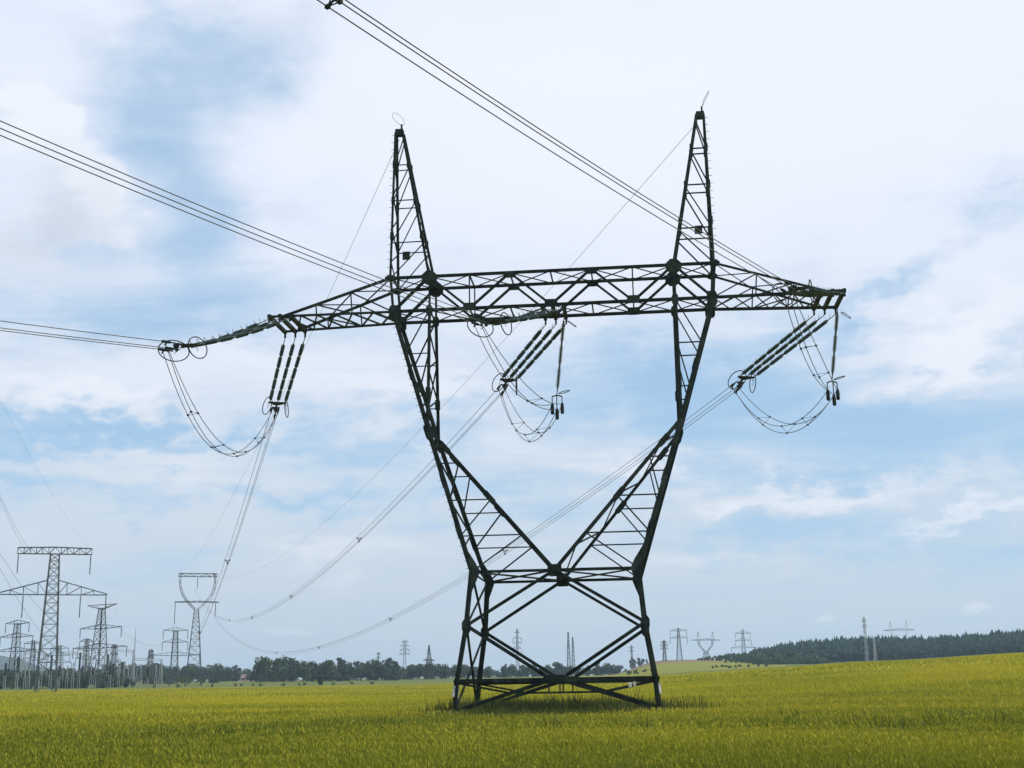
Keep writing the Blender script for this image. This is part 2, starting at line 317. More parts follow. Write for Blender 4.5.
def crop():
    xs, ys, hs, ws = [], [], [], []
    for d0, d1, dens, w in ((8, 20, 760, .008), (20, 32, 360, .013), (32, 55, 105, .025), (55, 100, 32, .042), (100, 200, 8, .09), (200, 450, 1.6, .24)):
        A_ = R(42 if d1 < 60 else 33); n = int((d1*d1-d0*d0)*A_*dens); D = np.sqrt(RNG.uniform(d0*d0, d1*d1, n)); a = YAW+RNG.uniform(-A_, A_, n)
        x = CX+D*np.sin(a); y = CY+D*np.cos(a); keep = (D < field_edge(x, y)-3) & (rank_e(x, y) > RNG.uniform(.55, 1.0, n))
        x, y, D = x[keep], y[keep], D[keep]
        patch = np.sin(x*.9+np.sin(y*.7)*2)*np.sin(y*1.1+np.sin(x*.5)*2)
        xs.append(x); ys.append(y); hs.append((.45+(.05 if d0 < 50 else .02)*patch)*(RNG.uniform(.84, 1.07, len(x)) if d0 < 50 else RNG.uniform(.86, 1.05, len(x)))); ws.append(np.full(len(x), w)*RNG.uniform(.7, 1.5, len(x)))
    x, y, h, w = map(np.concatenate, (xs, ys, hs, ws))
    far = np.hypot(x-CX, y-CY)+RNG.normal(0, 7, len(x)) > 64
    for q, m_, lb in ((~far, CROPMAT, 'green grain standing in the nearer part of the field'), (far, FARMAT, 'yellower ripening grain in the farther part of the field')):
        o = link('grain_crop', blades('grain_crop', x[q], y[q], h[q], w[q], hgt(x[q], y[q])+SOIL, .3), m_); tag(o, lb, 'crop', kind='stuff')
    ex, ey, ez, es = [], [], [], []
    for d0, d1, dens, sz in ((8, 20, 330, .75), (20, 32, 160, 1.0), (32, 55, 42, 1.6), (55, 110, 11, 2.5)):
        A_ = R(42 if d1 < 60 else 33); n = int((d1*d1-d0*d0)*A_*dens); D = np.sqrt(RNG.uniform(d0*d0, d1*d1, n)); a = YAW+RNG.uniform(-A_, A_, n)
        x = CX+D*np.sin(a); y = CY+D*np.cos(a); keep = rank_e(x, y) > RNG.uniform(.6, 1.0, n); x, y = x[keep], y[keep]
        ex.append(x); ey.append(y); es.append(np.full(len(x), sz)); patch = np.sin(x*.9+np.sin(y*.7)*2)*np.sin(y*1.1+np.sin(x*.5)*2)
        ez.append(hgt(x, y)+SOIL+(.45+.05*patch)*RNG.uniform(.78, 1.02, len(x)))
    x, y, z, sz = map(np.concatenate, (ex, ey, ez, es)); n = len(x); p = np.stack([x, y, z], -1)
    d = np.stack([RNG.normal(-.12, .3, n), RNG.normal(0, .3, n), RNG.uniform(.5, 1., n)], -1); d /= np.linalg.norm(d, axis=1)[:, None]
    sd = np.cross(d, RNG.normal(size=(n, 3))); sd /= np.linalg.norm(sd, axis=1)[:, None]; q = (sz*RNG.uniform(.7, 1.3, n))[:, None]
    v = np.stack([p-d*.030*q, p+sd*.008*q+d*.005*q, p+d*.048*q, p-sd*.008*q+d*.005*q], 1).reshape(-1, 3)
    o = link('grain_ears', quads('grain_ears', v), EARMAT); tag(o, 'yellowish ears nodding over the grain', 'crop', kind='stuff')
    n = 60000; x = RNG.uniform(-11.5, 12.5, n); y = RNG.uniform(-21, 9, n); e = rank_e(x, y); k = e < RNG.uniform(.6, 1.08, n); x, y = x[k], y[k]
    h = RNG.uniform(.45, .8, len(x))*(1+.3*np.sin(x*2.1)*np.sin(y*1.7+x))*np.where(y > -3.6, 1.28, np.where(y > -6, .8, .62)); h[RNG.uniform(0, 1, len(x)) < .05] *= 1.4
    o = link('rank_grass', blades('rank_grass', x, y, h, RNG.uniform(.02, .05, len(x)), np.full(len(x), SOIL), .35), WEEDMAT); tag(o, 'tall dark uncut grass and weeds around the feet of the big tower', 'grass', kind='stuff')
    # a few taller weeds standing out of the crop, and tramline strips of taller darker grass
    xs, ys, hs = [], [], []
    for px, py, D in ((376, 0, 40), (903, 0, 30), (880, 0, 31), (930, 0, 36), (700, 0, 58), (705, 0, 59), (690, 0, 57), (640, 0, 32), (555, 0, 34), (860, 0, 40), (790, 0, 44), (1000, 0, 36), (500, 0, 52), (960, 0, 42)):
        p = spot(px, D); n = 26; xs.append(p.x+RNG.normal(0, .22, n)); ys.append(p.y+RNG.normal(0, .22, n)); hs.append(RNG.uniform(.4, .82, n))
    for _ in range(70):
        p = spot(RNG.uniform(585, 1010), RNG.uniform(72, 104)); n = 16; xs.append(p.x+RNG.normal(0, .9, n)); ys.append(p.y+RNG.normal(0, .5, n)); hs.append(RNG.uniform(.42, .66, n))
    for _ in range(40):
        p = spot(RNG.uniform(0, 1020), RNG.uniform(18, 50)); n = 7; xs.append(p.x+RNG.normal(0, .12, n)); ys.append(p.y+RNG.normal(0, .12, n)); hs.append(RNG.uniform(.40, .58, n))
    x, y, h = map(np.concatenate, (xs, ys, hs))
    o = link('field_weeds', blades('field_weeds', x, y, h, RNG.uniform(.015, .04, len(x)), hgt(x, y)+SOIL, .3), WEEDMAT); tag(o, 'scattered taller weeds sticking out of the grain', 'weeds', kind='stuff')
crop()

# ------------------------------------------------------------------ the big tower
T = {'foot': (5.145, 4.397, SOIL), 'low': (5.0, 4.25, 1.414), 'knee': (4.563, 3.854, 4.204), 'waist': (4.339, 3.346, 6.98), 'plate': (0, 3.346, 6.98), 'bend': (6.919, 1.876, 15.034),
     'bo': (9.036, 1.16, 22.035), 'bi': (6.94, 1.16, 22.035), 'ti': (6.94, 1.15, 24.05), 'to': (9.2, 1.15, 24.05), 'tip': (16.2, 1.558, 21.95), 'top': (8.942, 0, 33.6)}
def tp(n, sx, sy): x, y, z = T[n]; return Vector((x*sx, y*sy, z))
def big_tower():
    root = empty('power_pylon', (0, 0, 0))
    tag(root, 'huge dark green V-shaped lattice pylon with two spires standing in the grain field', 'pylon')
    XA, YA, ZA = V3((1, 0, 0)), V3((0, 1, 0)), V3((0, 0, 1))
    def part(name, fn, parent=root, m=STEEL):
        bm = bmesh.new(); fn(bm); return obj(name, bm, m, parent)
    bb = bmesh.new(); bar(bb, (0, 0, 0), (.24, 0, 0), .02); bmesh_me = bpy.data.meshes.new('step_bolt'); bb.to_mesh(bmesh_me); bb.free(); bmesh_me.materials.append(STEEL)
    def bolt(p, sx, par):
        o = link('step_bolt', bmesh_me, None, par); o.location = p; o.rotation_euler.z = 0 if sx > 0 else PI
    # legs
    for sx in (-1, 1):
        for sy in (-1, 1):
            F, Lw, K, Wn = (tp(n, sx, sy) for n in ('foot', 'low', 'knee', 'waist'))
            def leg(bm):
                for a, b, w in ((F, Lw, .22), (Lw, K, .23), (K, Wn, .24)):
                    angle(bm, a, b, w, (sx, sy)); angle(bm, a, b, w*.8, (-sx, -sy))
                # curved haunch at the waist
                o = tp('bend', sx, sy); d1 = (K-Wn).normalized(); d2 = (o-Wn).normalized(); ins = V3((-sx, 0, 0))
                for yo in (-.07, .07):
                    y = V3((0, yo, 0)); pts = [Wn+d1*1.35+y, Wn+d1*.5+ins*.28+y, Wn+ins*.42+y, Wn+d2*.5+ins*.36+y, Wn+d2*1.5+ins*.06+y, Wn-ins*.06+y]
                    prism(bm, pts, V3((0, .02, 0)))
                plate(bm, K+V3((0, 0, -.02)), XA, ZA, .46, .72, .16); plate(bm, Lw, XA, ZA, .34, .34, .14)
            lg = part('leg', leg)
            part('footing', lambda bm: bar(bm, F-V3((0, 0, .3)), F+(Lw-F)*.22, .5), lg, CONC)
            def band(bm):
                a, b = lerp(F, Lw, .60), lerp(F, Lw, .88); bar(bm, a+V3((.03*sx, 0, 0)), b+V3((.03*sx, 0, 0)), .12, .31)
            if sy < 0: part('painted_band', band, lg, WHITE)
    # front and back faces
    for sy in (-1, 1):
        P = tp('plate', 1, sy); Bc = V3((0, T['low'][1]*sy, T['low'][2]))
        for sx in (-1, 1):
            K, Lw, F, Wn = (tp(n, sx, sy) for n in ('knee', 'low', 'foot', 'waist'))
            part('diagonal_brace', lambda bm: (angle(bm, P, K, .15), angle(bm, P, K, .11, (-1, -1))))
            part('diagonal_brace', lambda bm: (angle(bm, K, Bc+V3((.2*sx, 0, 0)), .16), angle(bm, K, Bc+V3((.2*sx, 0, 0)), .12, (-1, -1))))
            Fb = lerp(F, Lw, .22)
            part('diagonal_brace', lambda bm: (angle(bm, Bc+V3((.25*sx, 0, 0)), Fb, .17), angle(bm, Bc+V3((.25*sx, 0, 0)), Fb, .13, (-1, -1))))
            part('horizontal_brace', lambda bm: (angle(bm, Wn, P, .14), angle(bm, Wn, P, .10, (-1, -1))))
            part('horizontal_brace', lambda bm: (bar(bm, Lw, Bc, .12, .24), angle(bm, Lw, Bc, .2)))
            Q = lerp(Bc+V3((.25*sx, 0, 0)), Fb, .42)
            part('secondary_brace', lambda bm: angle(bm, Lw+V3((0, 0, -.08)), Q, .1))
        Q1 = lerp(Bc+V3((.25, 0, 0)), lerp(tp('foot', 1, sy), tp('low', 1, sy), .22), .42); Q2 = V3((-Q1.x, Q1.y, Q1.z))
        part('secondary_brace', lambda bm: (angle(bm, Q1, Q2, .1), bar(bm, V3((.36, Q1.y, Q1.z)), V3((.36, Bc.y, Bc.z)), .07), bar(bm, V3((-.36, Q1.y, Q1.z)), V3((-.36, Bc.y, Bc.z)), .07)))
        part('gusset_plate', lambda bm: plate(bm, P, XA, ZA, .72, .62, .18, .14))
        part('gusset_plate', lambda bm: plate(bm, Bc+V3((0, 0, .06)), XA, ZA, 1.25, .42, .15, .2))
    # side faces and plan bracing
    for sx in (-1, 1):
        for a, b in (('knee', 'foot'), ('waist', 'knee')):
            for sy in (-1, 1):
                A, Bq = tp(a, sx, sy), tp(b, sx, -sy)
                if b == 'foot': Bq = lerp(Bq, tp('low', sx, -sy), .2)
                part('side_brace', lambda bm: (angle(bm, A, Bq, .13), angle(bm, A, Bq, .09, (-1, -1))))
        for n, w in (('waist', .12), ('low', .14)):
            part('side_brace', lambda bm: angle(bm, tp(n, sx, -1), tp(n, sx, 1), w))
        for sy in (-1, 1):
            part('plan_brace', lambda bm: angle(bm, tp('plate', 0, sy), tp('waist', sx, -sy), .09))
    part('plan_brace', lambda bm: angle(bm, tp('plate', 0, -1), tp('plate', 0, 1), .1))
    part('warning_sign', lambda bm: (bar(bm, V3((3.62, -4.45, 1.14)), V3((3.78, -4.45, 1.14)), .03, .24), bar(bm, V3((3.86, -4.45, 1.17)), V3((3.99, -4.45, 1.17)), .03, .24)), root, WHITE)
    # the two arms of the V
    LV = (.255, .515, .76)
    for sx in (-1, 1):
        def chords(bm):
            for sy in (-1, 1):
                W_, Bd, BO, BI, P = (tp(n, sx, sy) for n in ('waist', 'bend', 'bo', 'bi', 'plate'))
                for a, b, w in ((W_, Bd, .24), (Bd, BO, .22), (Bd, BI, .175), (P, Bd, .18)):
                    angle(bm, a, b, w, (1, 1)); angle(bm, a, b, w*.75, (-1, -1))
                for t in (.27, .62): q = lerp(W_, Bd, t); plate(bm, q, XA, (Bd-W_), .3, .8, .17, .1)   # splice plates
                q = lerp(P, Bd, .5); plate(bm, q, (Bd-P).cross(YA), (Bd-P), .3, .8, .15, .1)
                q = lerp(P, Bd, .86); plate(bm, q, (Bd-P).cross(YA), (Bd-P), .3, .8, .15, .1)
                q = lerp(Bd, BI, .3); plate(bm, q, XA, (BI-Bd), .28, .6, .15, .1)
                q = lerp(Bd, BO, .45); plate(bm, q, XA, (BO-Bd), .3, .7, .15, .1)
                plate(bm, Bd+V3((-.05*sx, 0, -.25)), XA, (Bd-W_), .42, .9, .15, .2)
        col = part('column', chords)
        def lacing(bm):
            for sy in (-1, 1):
                W_, Bd, BO, BI, P = (tp(n, sx, sy) for n in ('waist', 'bend', 'bo', 'bi', 'plate'))
                hs = [(lerp(Bd, W_, t), lerp(Bd, P, t)) for t in LV]
                for o, i in hs: angle(bm, o, i, .07)
                prev = [(Bd, Bd)]+hs
                for (o0, i0), (o1, i1) in zip(hs, hs[1:]+[(W_, None)]): angle(bm, i0, o1, .075)
                us = [(lerp(Bd, BO, t), lerp(Bd, BI, t)) for t in (.27, .63)]
                for o, i in us: angle(bm, o, i, .065)
                angle(bm, BI, us[1][0], .075); angle(bm, us[1][1], us[0][0], .075); angle(bm, us[0][1], lerp(Bd, BO, .06), .065)
            # zigzag between the near and far chords
            for a, b, n in (('waist', 'bend', 6), ('plate', 'bend', 6), ('bend', 'bo', 6), ('bend', 'bi', 6)):
                for k in range(n):
                    s = -1 if k % 2 else 1
                    angle(bm, lerp(tp(a, sx, s), tp(b, sx, s), k/n), lerp(tp(a, sx, -s), tp(b, sx, -s), (k+1)/n), .075)
        part('lacing', lacing, col)
        if sx < 0:
            for a, b, n in (('waist', 'bend', 20), ('bend', 'bo', 18)):
                for k in range(n): bolt(lerp(tp(a, sx, -1), tp(b, sx, -1), (k+.5)/n), sx, col)
    # crossarm
    def xchords(bm):
        for sy in (-1, 1):
            t, o, ti, to = tp('tip', 1, sy), tp('bo', 1, sy), tp('ti', 1, sy), tp('to', 1, sy)
            f = lambda p: V3((-p.x, p.y, p.z))
            for a, b, w in ((t, o, .15), (f(t), f(o), .15), (o, f(o), .16), (to, f(to), .155)):
                angle(bm, a, b, w, (1, 1)); angle(bm, a, b, w*.75, (-1, -1))
            for sx in (-1, 1):
                e = lerp(tp('tip', sx, sy), tp('bo', sx, sy), .125); angle(bm, tp('to', sx, sy), e, .14)
    arm = part('crossarm', xchords)
    xt = [-6.94, -2.31, 2.31, 6.94]; xb = [-4.63, 0, 4.63]
    def web(bm, sy):
        if True:
            y = 1.155*sy; zt, zb = T['ti'][2], T['bi'][2]
            for i in range(3):
                for a in (xt[i], xt[i+1]): angle(bm, (a, y, zt), (xb[i], y, zb), .13); angle(bm, (a, y, zt), (xb[i], y, zb), .1, (-1, -1))
            for x in (-4.63, 4.63): bar(bm, (x, y, zb), (x, y, zt), .07)
            for sx in (-1, 1):
                A, Bq = tp('ti', sx, sy), tp('bo', sx, sy); angle(bm, A, Bq, .16); angle(bm, A, Bq, .12, (-1, -1))
                angle(bm, tp('bi', sx, sy), tp('ti', sx, sy), .13); angle(bm, tp('bo', sx, sy), tp('to', sx, sy), .15)
                To, tip, bo = tp('to', sx, sy), tp('tip', sx, sy), tp('bo', sx, sy); e = lerp(tip, bo, .125)
                prevb = bo
                for fr in (.327, .612):
                    b_ = lerp(bo, tip, fr); t_ = lerp(To, e, fr/.875); bar(bm, b_, t_, .07); angle(bm, prevb, t_, .075); prevb = b_
    part('web', lambda bm: web(bm, -1), arm); part('web', lambda bm: web(bm, 1), arm)
    def plan(bm):
        nodes = sorted(xt+xb)
        for z, nm in ((T['ti'][2], 't'), (T['bi'][2], 'b')):
            ys = 1.155; xs = [-9.1]+nodes+[9.1]
            for a, b in zip(xs, xs[1:]):
                m_ = 2 if b-a > 2.25 else 1
                angle(bm, (a, -ys, z), (b, ys, z), .07); angle(bm, (a, ys, z), (b, -ys, z), .07)
            for x in xs: bar(bm, (x, -ys, z), (x, ys, z), .08)
        for sx in (-1, 1):
            fr = [0, .16, .327, .47, .612, .74, .875]
            for a, b in zip(fr, fr[1:]):
                for s in (-1, 1): angle(bm, lerp(tp('bo', sx, s), tp('tip', sx, s), a), lerp(tp('bo', sx, -s), tp('tip', sx, -s), b), .085)
            for a, b in ((0, .35), (.35, .7)):
                for s in (-1, 1):
                    A = lerp(tp('to', sx, s), lerp(tp('tip', sx, s), tp('bo', sx, s), .125), a); Bq = lerp(tp('to', sx, -s), lerp(tp('tip', sx, -s), tp('bo', sx, -s), .125), b); angle(bm, A, Bq, .06)
    part('plan_lacing', plan, arm)
    for sy in (-1, 1):
        y = 1.16*sy
        for sx in (-1, 1):
            part('gusset_plate', lambda bm: plate(bm, (6.94*sx, y, T['ti'][2]-.06), XA, ZA, .86, .82, .16, .3), arm)
            part('gusset_plate', lambda bm: plate(bm, (8.98*sx, y, T['bo'][2]-.05), XA, ZA, .56, .86, .16, .18), arm)
            part('gusset_plate', lambda bm: plate(bm, (9.2*sx, y, T['to'][2]), XA, ZA, .62, .36, .16, .3), arm)
            part('gusset_plate', lambda bm: plate(bm, (6.94*sx, y, T['bi'][2]), XA, ZA, .36, .6, .16, .2), arm)
        for x in (-2.31, 2.31): part('gusset_plate', lambda bm: plate(bm, (x, y, T['ti'][2]-.1), XA, ZA, .66, .34, .16, .12), arm)
        for x in xb: part('gusset_plate', lambda bm: plate(bm, (x, y, T['bi'][2]+.12), XA, ZA, .72, .42, .16, .1), arm)
    for xs, yy in (((-16.12, -15.5, -14.9), 1.56), ((-.5, .1, .7), 1.16), ((16.12, 15.5, 14.9), 1.56)):
        for x in xs:
            part('string_bracket', lambda bm: (bar(bm, (x, -yy-.15, 21.96), (x, yy+.15, 21.96), .2, .2), bar(bm, (x, -yy-.12, 21.9), (x, -yy-.12, 21.6), .1), bar(bm, (x, yy+.12, 21.9), (x, yy+.12, 21.6), .1)), arm)
    # spires
    tw = .21
    for sx in (-1, 1):
        def corner(o, sy): x = T['top'][0]*sx+(tw if o == 'to' else -tw)*sx; return V3((x, .17*sy, T['top'][2]))
        def ch(bm):
            for sy in (-1, 1):
                for o in ('to', 'ti'): angle(bm, tp(o, sx, sy), corner(o, sy), .135, (sx, sy)); angle(bm, tp(o, sx, sy), corner(o, sy), .1, (-sx, -sy))
                for t in (.28, .52, .77): plate(bm, lerp(tp('to', sx, sy), corner('to', sy), t), XA, ZA, .2, .5, .13, .1); plate(bm, lerp(tp('ti', sx, sy), corner('ti', sy), t), XA, ZA, .2, .5, .13, .1)
        sp = part('spire', ch)
        lv = [.235, .52, .765]
        def lac(bm):
            for sy in (-1, 1):
                O = lambda t: lerp(tp('to', sx, sy), corner('to', sy), t); I = lambda t: lerp(tp('ti', sx, sy), corner('ti', sy), t)
                for t in lv: angle(bm, O(t), I(t), .07)
                for a, b in ((.0, .235), (.235, .52), (.52, .765), (.765, .97)): angle(bm, O(a), I(b-.015), .07)
            for o in ('to', 'ti'):
                n = 9
                for k in range(n):
                    s = -1 if k % 2 else 1
                    angle(bm, lerp(tp(o, sx, s), corner(o, s), k/n), lerp(tp(o, sx, -s), corner(o, -s), (k+1)/n), .06)
        part('lacing', lac, sp)
        cx = T['top'][0]*sx
        part('cap_plate', lambda bm: (bar(bm, (cx-.24, 0, T['top'][2]), (cx+.24, 0, T['top'][2]), .42, .36), bar(bm, (cx+.12, 0, T['top'][2]), (cx+.12, 0, T['top'][2]+.55), .1)), sp)
        def loop(bm):
            b0 = V3((cx+.14, 0, T['top'][2]+.5))
            if sx < 0: pts = [b0+V3((-.28*math.sin(t)-.22*(1-math.cos(t)), -.15*math.sin(t), .42*(1-math.cos(t)))) for t in np.linspace(0, 2*PI, 20)[:-1]]; tube(bm, pts, .016, 5, True)
            else: tube(bm, [b0, b0+V3((.14, -.1, .45)), b0+V3((.42, -.2, .95))], .02, 5); tube(bm, [b0, b0+V3((.2, .1, .45)), b0+V3((.48, -.1, .92))], .016, 5)
        part('wire_loop', loop, sp, GALV)
        part('identification_plate', lambda bm: bar(bm, (8.5*sx-.22, 0, 26.5 if sx > 0 else 25.8), (8.5*sx+.22, 0, 26.5 if sx > 0 else 25.8), .04, .5), sp, HARD)
        for k in range(20): bolt(lerp(tp('to', sx, -1), corner('to', -1), (k+.5)/20), sx, sp)
big_tower()

# ------------------------------------------------------------------ insulators, jumpers, conductors
def string_profile(L, lead=.9, tail=.35, rods=5, rs=.125):
    """(s, r) along the string: link chain, long-rod insulators with sheds, end fittings"""
    out = [(0, .025), (lead, .03)]; n = rods; ln = (L-lead-tail)/n
    for k in range(n):
        s = lead+k*ln; out += [(s, .035), (s+.02, .062), (s+.13, .062), (s+.14, .045)]
        m = 9; a, b = s+.16, s+ln-.16
        for q in range(m):
            t = a+(b-a)*q/m; h = (b-a)/m; out += [(t, .05), (t+h*.45, .05), (t+h*.55, rs), (t+h*.85, rs*.8), (t+h*.95, .05)]
        out += [(s+ln-.14, .045), (s+ln-.13, .062), (s+ln-.02, .062), (s+ln-.01, .035)]
    out += [(L, .03)]; return out, [lead+k*ln for k in range(n+1)]
def curve_pt(A, B, sag, t): return lerp(A, B, t)-V3((0, 0, 4*sag*t*(1-t)))
def insul_string(A, B, sag, parent, rods=5, horns=True, lead=.9):
    L = (B-A).length; prof, joints = string_profile(L, lead, .35, rods)
    bm = bmesh.new(); tube(bm, [curve_pt(A, B, sag, s/L) for s, r in prof], [r for s, r in prof], 8); o = obj('insulator_string', bm, PORC, parent, False)
    if horns:
        for s in joints:
            p = curve_pt(A, B, sag, s/L); d = (B-A).normalized(); sd, up = frame(d); bm = bmesh.new()
            tube(bm, [p-d*.26+up*.3+sd*.05, p-d*.14, p+d*.14, p+d*.26+up*.3+sd*.05], .012, 4); obj('arcing_horn', bm, HARD, o)
    return o
def oval(c, d, n, ra, rb, k=24): return [c+d*(ra*math.cos(2*PI*i/k))+n*(rb*math.sin(2*PI*i/k)) for i in range(k)]
BUNDLE = [(-.23, .0), (.23, .0), (0, -.40)]    # lateral and vertical offsets of the three wires of a bundle
def dirv(az): return V3((math.sin(az), math.cos(az), 0))
NEAR, FAR = R(-152), R(-22.32)
ends = {}
BUNDLE_NEAR = [(.23, -.36), (-.23, -.36), (0, .02)]
def tension_set(key, ats, Y, az, dz, sag, label, group):
    """three parallel strings from the crossarm to a yoke at Y, grading rings, three dead-end clamps"""
    root = empty('tension_insulator_set', ats[1]); tag(root, label, 'insulator', group)
    d = V3((math.sin(az), math.cos(az), dz)).normalized(); side = V3((math.cos(az), -math.sin(az), 0)); up = side.cross(d)
    if up.z < 0: up = -up
    inv = -V3(ats[1]); sgn = 1 if (V3(ats[2])-V3(ats[0])).dot(side) > 0 else -1
    def fin(o): o.matrix_parent_inverse = Matrix.Translation(inv)
    for a, s in zip(ats, (-.5, 0, .5)):
        o = insul_string(V3(a), Y+side*(s*sgn), sag, root); fin(o)
    bm = bmesh.new()
    y0 = Y-up*.03
    prism(bm, [y0-side*.6, y0+side*.6, y0+side*.58+d*.14, y0+side*.16+d*.55, y0-side*.16+d*.55, y0-side*.58+d*.14], up*.06)
    bar(bm, Y+d*.5, Y+d*.95, .09); z0 = Y+d*.95
    prism(bm, [z0-side*.26, z0+side*.26, z0+side*.05-up*.42, z0-side*.05-up*.42], d*.05)
    fin(obj('yoke_plate', bm, HARD, root))
    for s in (-1, 1):
        bm = bmesh.new(); c = Y+side*(.66*s)+d*(.35+.22*s)-up*.22
        ax = (d*.95+side*(.25*s)).normalized(); tube(bm, oval(c, ax, up, .88, .56), .03, 6, True)
        for t in (-.35, .35): bar(bm, c+up*.45*t, Y+side*(.5*s)+d*.1, .025)
        fin(obj('grading_ring', bm, HARD, root))
    out = []
    for l, v in (BUNDLE_NEAR if key[0] == 'n' else BUNDLE):
        p = Y+d*1.0+side*l+up*v; q = p+d*.95; bm = bmesh.new()
        tube(bm, [p, p+d*.1, p+d*.35, p+d*.4, q-d*.05, q], [.03, .04, .04, .075, .075, .035], 8); bar(bm, p+d*.6, p+d*.75-up*.2, .07)
        fin(obj('conductor_clamp', bm, HARD, root)); out.append(q)
    ends[key] = dict(end=out, d=d, side=side, up=up, Y=Y)
tx = [-16.12, -15.5, -14.9]; mx_ = [-.5, .1, .7]; rx = [16.12, 15.5, 14.9]
ZB = 21.6
G1 = 'strain insulator sets at the crossarm'
tension_set('nL', [(x, -1.68, ZB+.2) for x in tx], V3((-19.2, -8.3, 18.64))-dirv(NEAR)*1.25+V3((0, 0, .16)), NEAR, -.1, .2, 'insulator strings pulling left from the left tip of the crossarm towards the viewer', G1)
tension_set('nM', [(x, -1.28, ZB+.2) for x in mx_], V3((-3.35, -7.7, 19.6))-dirv(NEAR)*1.75+V3((0, 0, .06)), NEAR, -.03, .16, 'insulator strings lying across the middle of the crossarm, pulling left', G1)
tension_set('nR', [(x, -1.68, ZB+.2) for x in rx], V3((12.25, -7.9, 20.25))-dirv(NEAR)*1.75+V3((0, 0, .36)), NEAR, -.03, .12, 'insulator strings lying along the right end of the crossarm, pulling left', G1)
tension_set('fL', [(x, 1.68, ZB) for x in tx], V3((-19.1, 10.6, 19.8)), FAR, -.11, .0, 'three strings hanging steeply below the left tip of the crossarm, running away', G1)
tension_set('fM', [(x, 1.28, ZB) for x in mx_], V3((-3.6, 10.2, 20.65)), FAR, -.11, .0, 'three slanting strings below the middle of the crossarm, running away', G1)
tension_set('fR', [(x, 1.68, ZB) for x in rx], V3((11.7, 10.6, 20.3)), FAR, -.11, .0, 'three slanting strings below the right tip of the crossarm, running away', G1)

def support_string(A, Bt, label):
    root = empty('jumper_support_string', A); tag(root, label, 'insulator', 'hanging strings that hold the jumpers'); inv = Matrix.Translation(-A)
    o = insul_string(A, Bt, 0, root, 3, False, .15); o.matrix_parent_inverse = inv
    bm = bmesh.new(); tube(bm, oval(A+V3((.45, 0, -.35)), V3((.8, 0, -.6)).normalized(), V3((0, 1, 0)), .32, .16, 16), .022, 5, True); o = obj('grading_ring', bm, HARD, root); o.matrix_parent_inverse = inv
    bm = bmesh.new(); tube(bm, oval(Bt+V3((.42, 0, .12)), V3((.96, 0, .25)).normalized(), V3((0, 1, 0)), .32, .2, 16), .024, 5, True); o = obj('grading_ring', bm, HARD, root); o.matrix_parent_inverse = inv
    bm = bmesh.new(); pts = []
    for dx, dy, dz in ((-.28, 0, -.62), (.28, .1, -.58), (0, -.25, -.98)):
        p = Bt+V3((dx, dy, -.12)); bar(bm, Bt+V3((0, 0, -.05)), p, .06); bar(bm, p, Bt+V3((dx, dy, dz)), .05); pts.append(Bt+V3((dx, dy, dz)))
    o = obj('hanger', bm, HARD, root); o.matrix_parent_inverse = inv
    for p in pts:
        bm = bmesh.new(); tube(bm, [p+V3((0, 0, .1)), p+V3((0, 0, .05)), p+V3((0, 0, -.12)), p+V3((0, 0, -.5)), p+V3((0, 0, -.55))], [.04, .08, .105, .105, .06], 10); o = obj('counterweight', bm, HARD, root); o.matrix_parent_inverse = inv
    return pts
vM = support_string(V3((.58, 1.16, 21.9)), V3((.06, 1.2, 17.4)), 'upright string with three black weights under the middle of the crossarm')
vR = support_string(V3((16.2, 1.5, 21.8)), V3((15.6, 1.6, 17.7)), 'upright string with three black weights under the right tip of the crossarm')
def jumper(chains, label):
    """three wires with spacers; each chain: list of (A, B, sag)"""
    root = empty('jumper_loop', chains[0][0][0]); tag(root, label, 'jumper wire', 'jumper loops joining the two spans'); inv = Matrix.Translation(-chains[0][0][0])
    paths = []
    for ci, segs in enumerate(chains):
        pts = []
        for A, Bq, s in segs:
            for i in range(25):
                if pts and i == 0: continue
                pts.append(curve_pt(A, Bq, s, i/24)+V3(((-.10, .24, -.08)[ci], 0, (0, .10, -.08)[ci]))*math.sin(PI*i/24))
        bm = bmesh.new(); tube(bm, pts, .021, 6); o = obj('wire', bm, ALU, root, True); o.matrix_parent_inverse = inv; paths.append(pts)
    n = len(paths[0])
    for f in ((.2, .42, .6, .8) if n < 30 else (.2, .34, .62, .72, .84)):
        i = int(f*n); bm = bmesh.new(); q = [p[i] for p in paths]
        for a, b in ((0, 1), (1, 2), (2, 0)): bar(bm, q[a], q[b], .018)
        for p in q: bar(bm, p-V3((.05, 0, 0)), p+V3((.05, 0, 0)), .09)
        o = obj('spacer', bm, HARD, root); o.matrix_parent_inverse = inv
def down(e, i): p = e['end'][i]; return p-e['d']*.32-V3((0, 0, .2))
jumper([[(down(ends['nL'], i), down(ends['fL'], i), 3.95)] for i in range(3)], 'three-wire jumper sagging free below the left tip of the crossarm')
jumper([[(down(ends['nM'], i), vM[i]+V3((0, 0, .05)), 1.3), (vM[i]+V3((0, 0, .05)), down(ends['fM'], i), 2.35)] for i in range(3)], 'three-wire jumper looping below the middle of the crossarm to the weighted string')
jumper([[(down(ends['nR'], i), vR[i]+V3((0, 0, .05)), .9), (vR[i]+V3((0, 0, .05)), down(ends['fR'], i), 2.3)] for i in range(3)], 'three-wire jumper looping below the right tip of the crossarm to the weighted string')

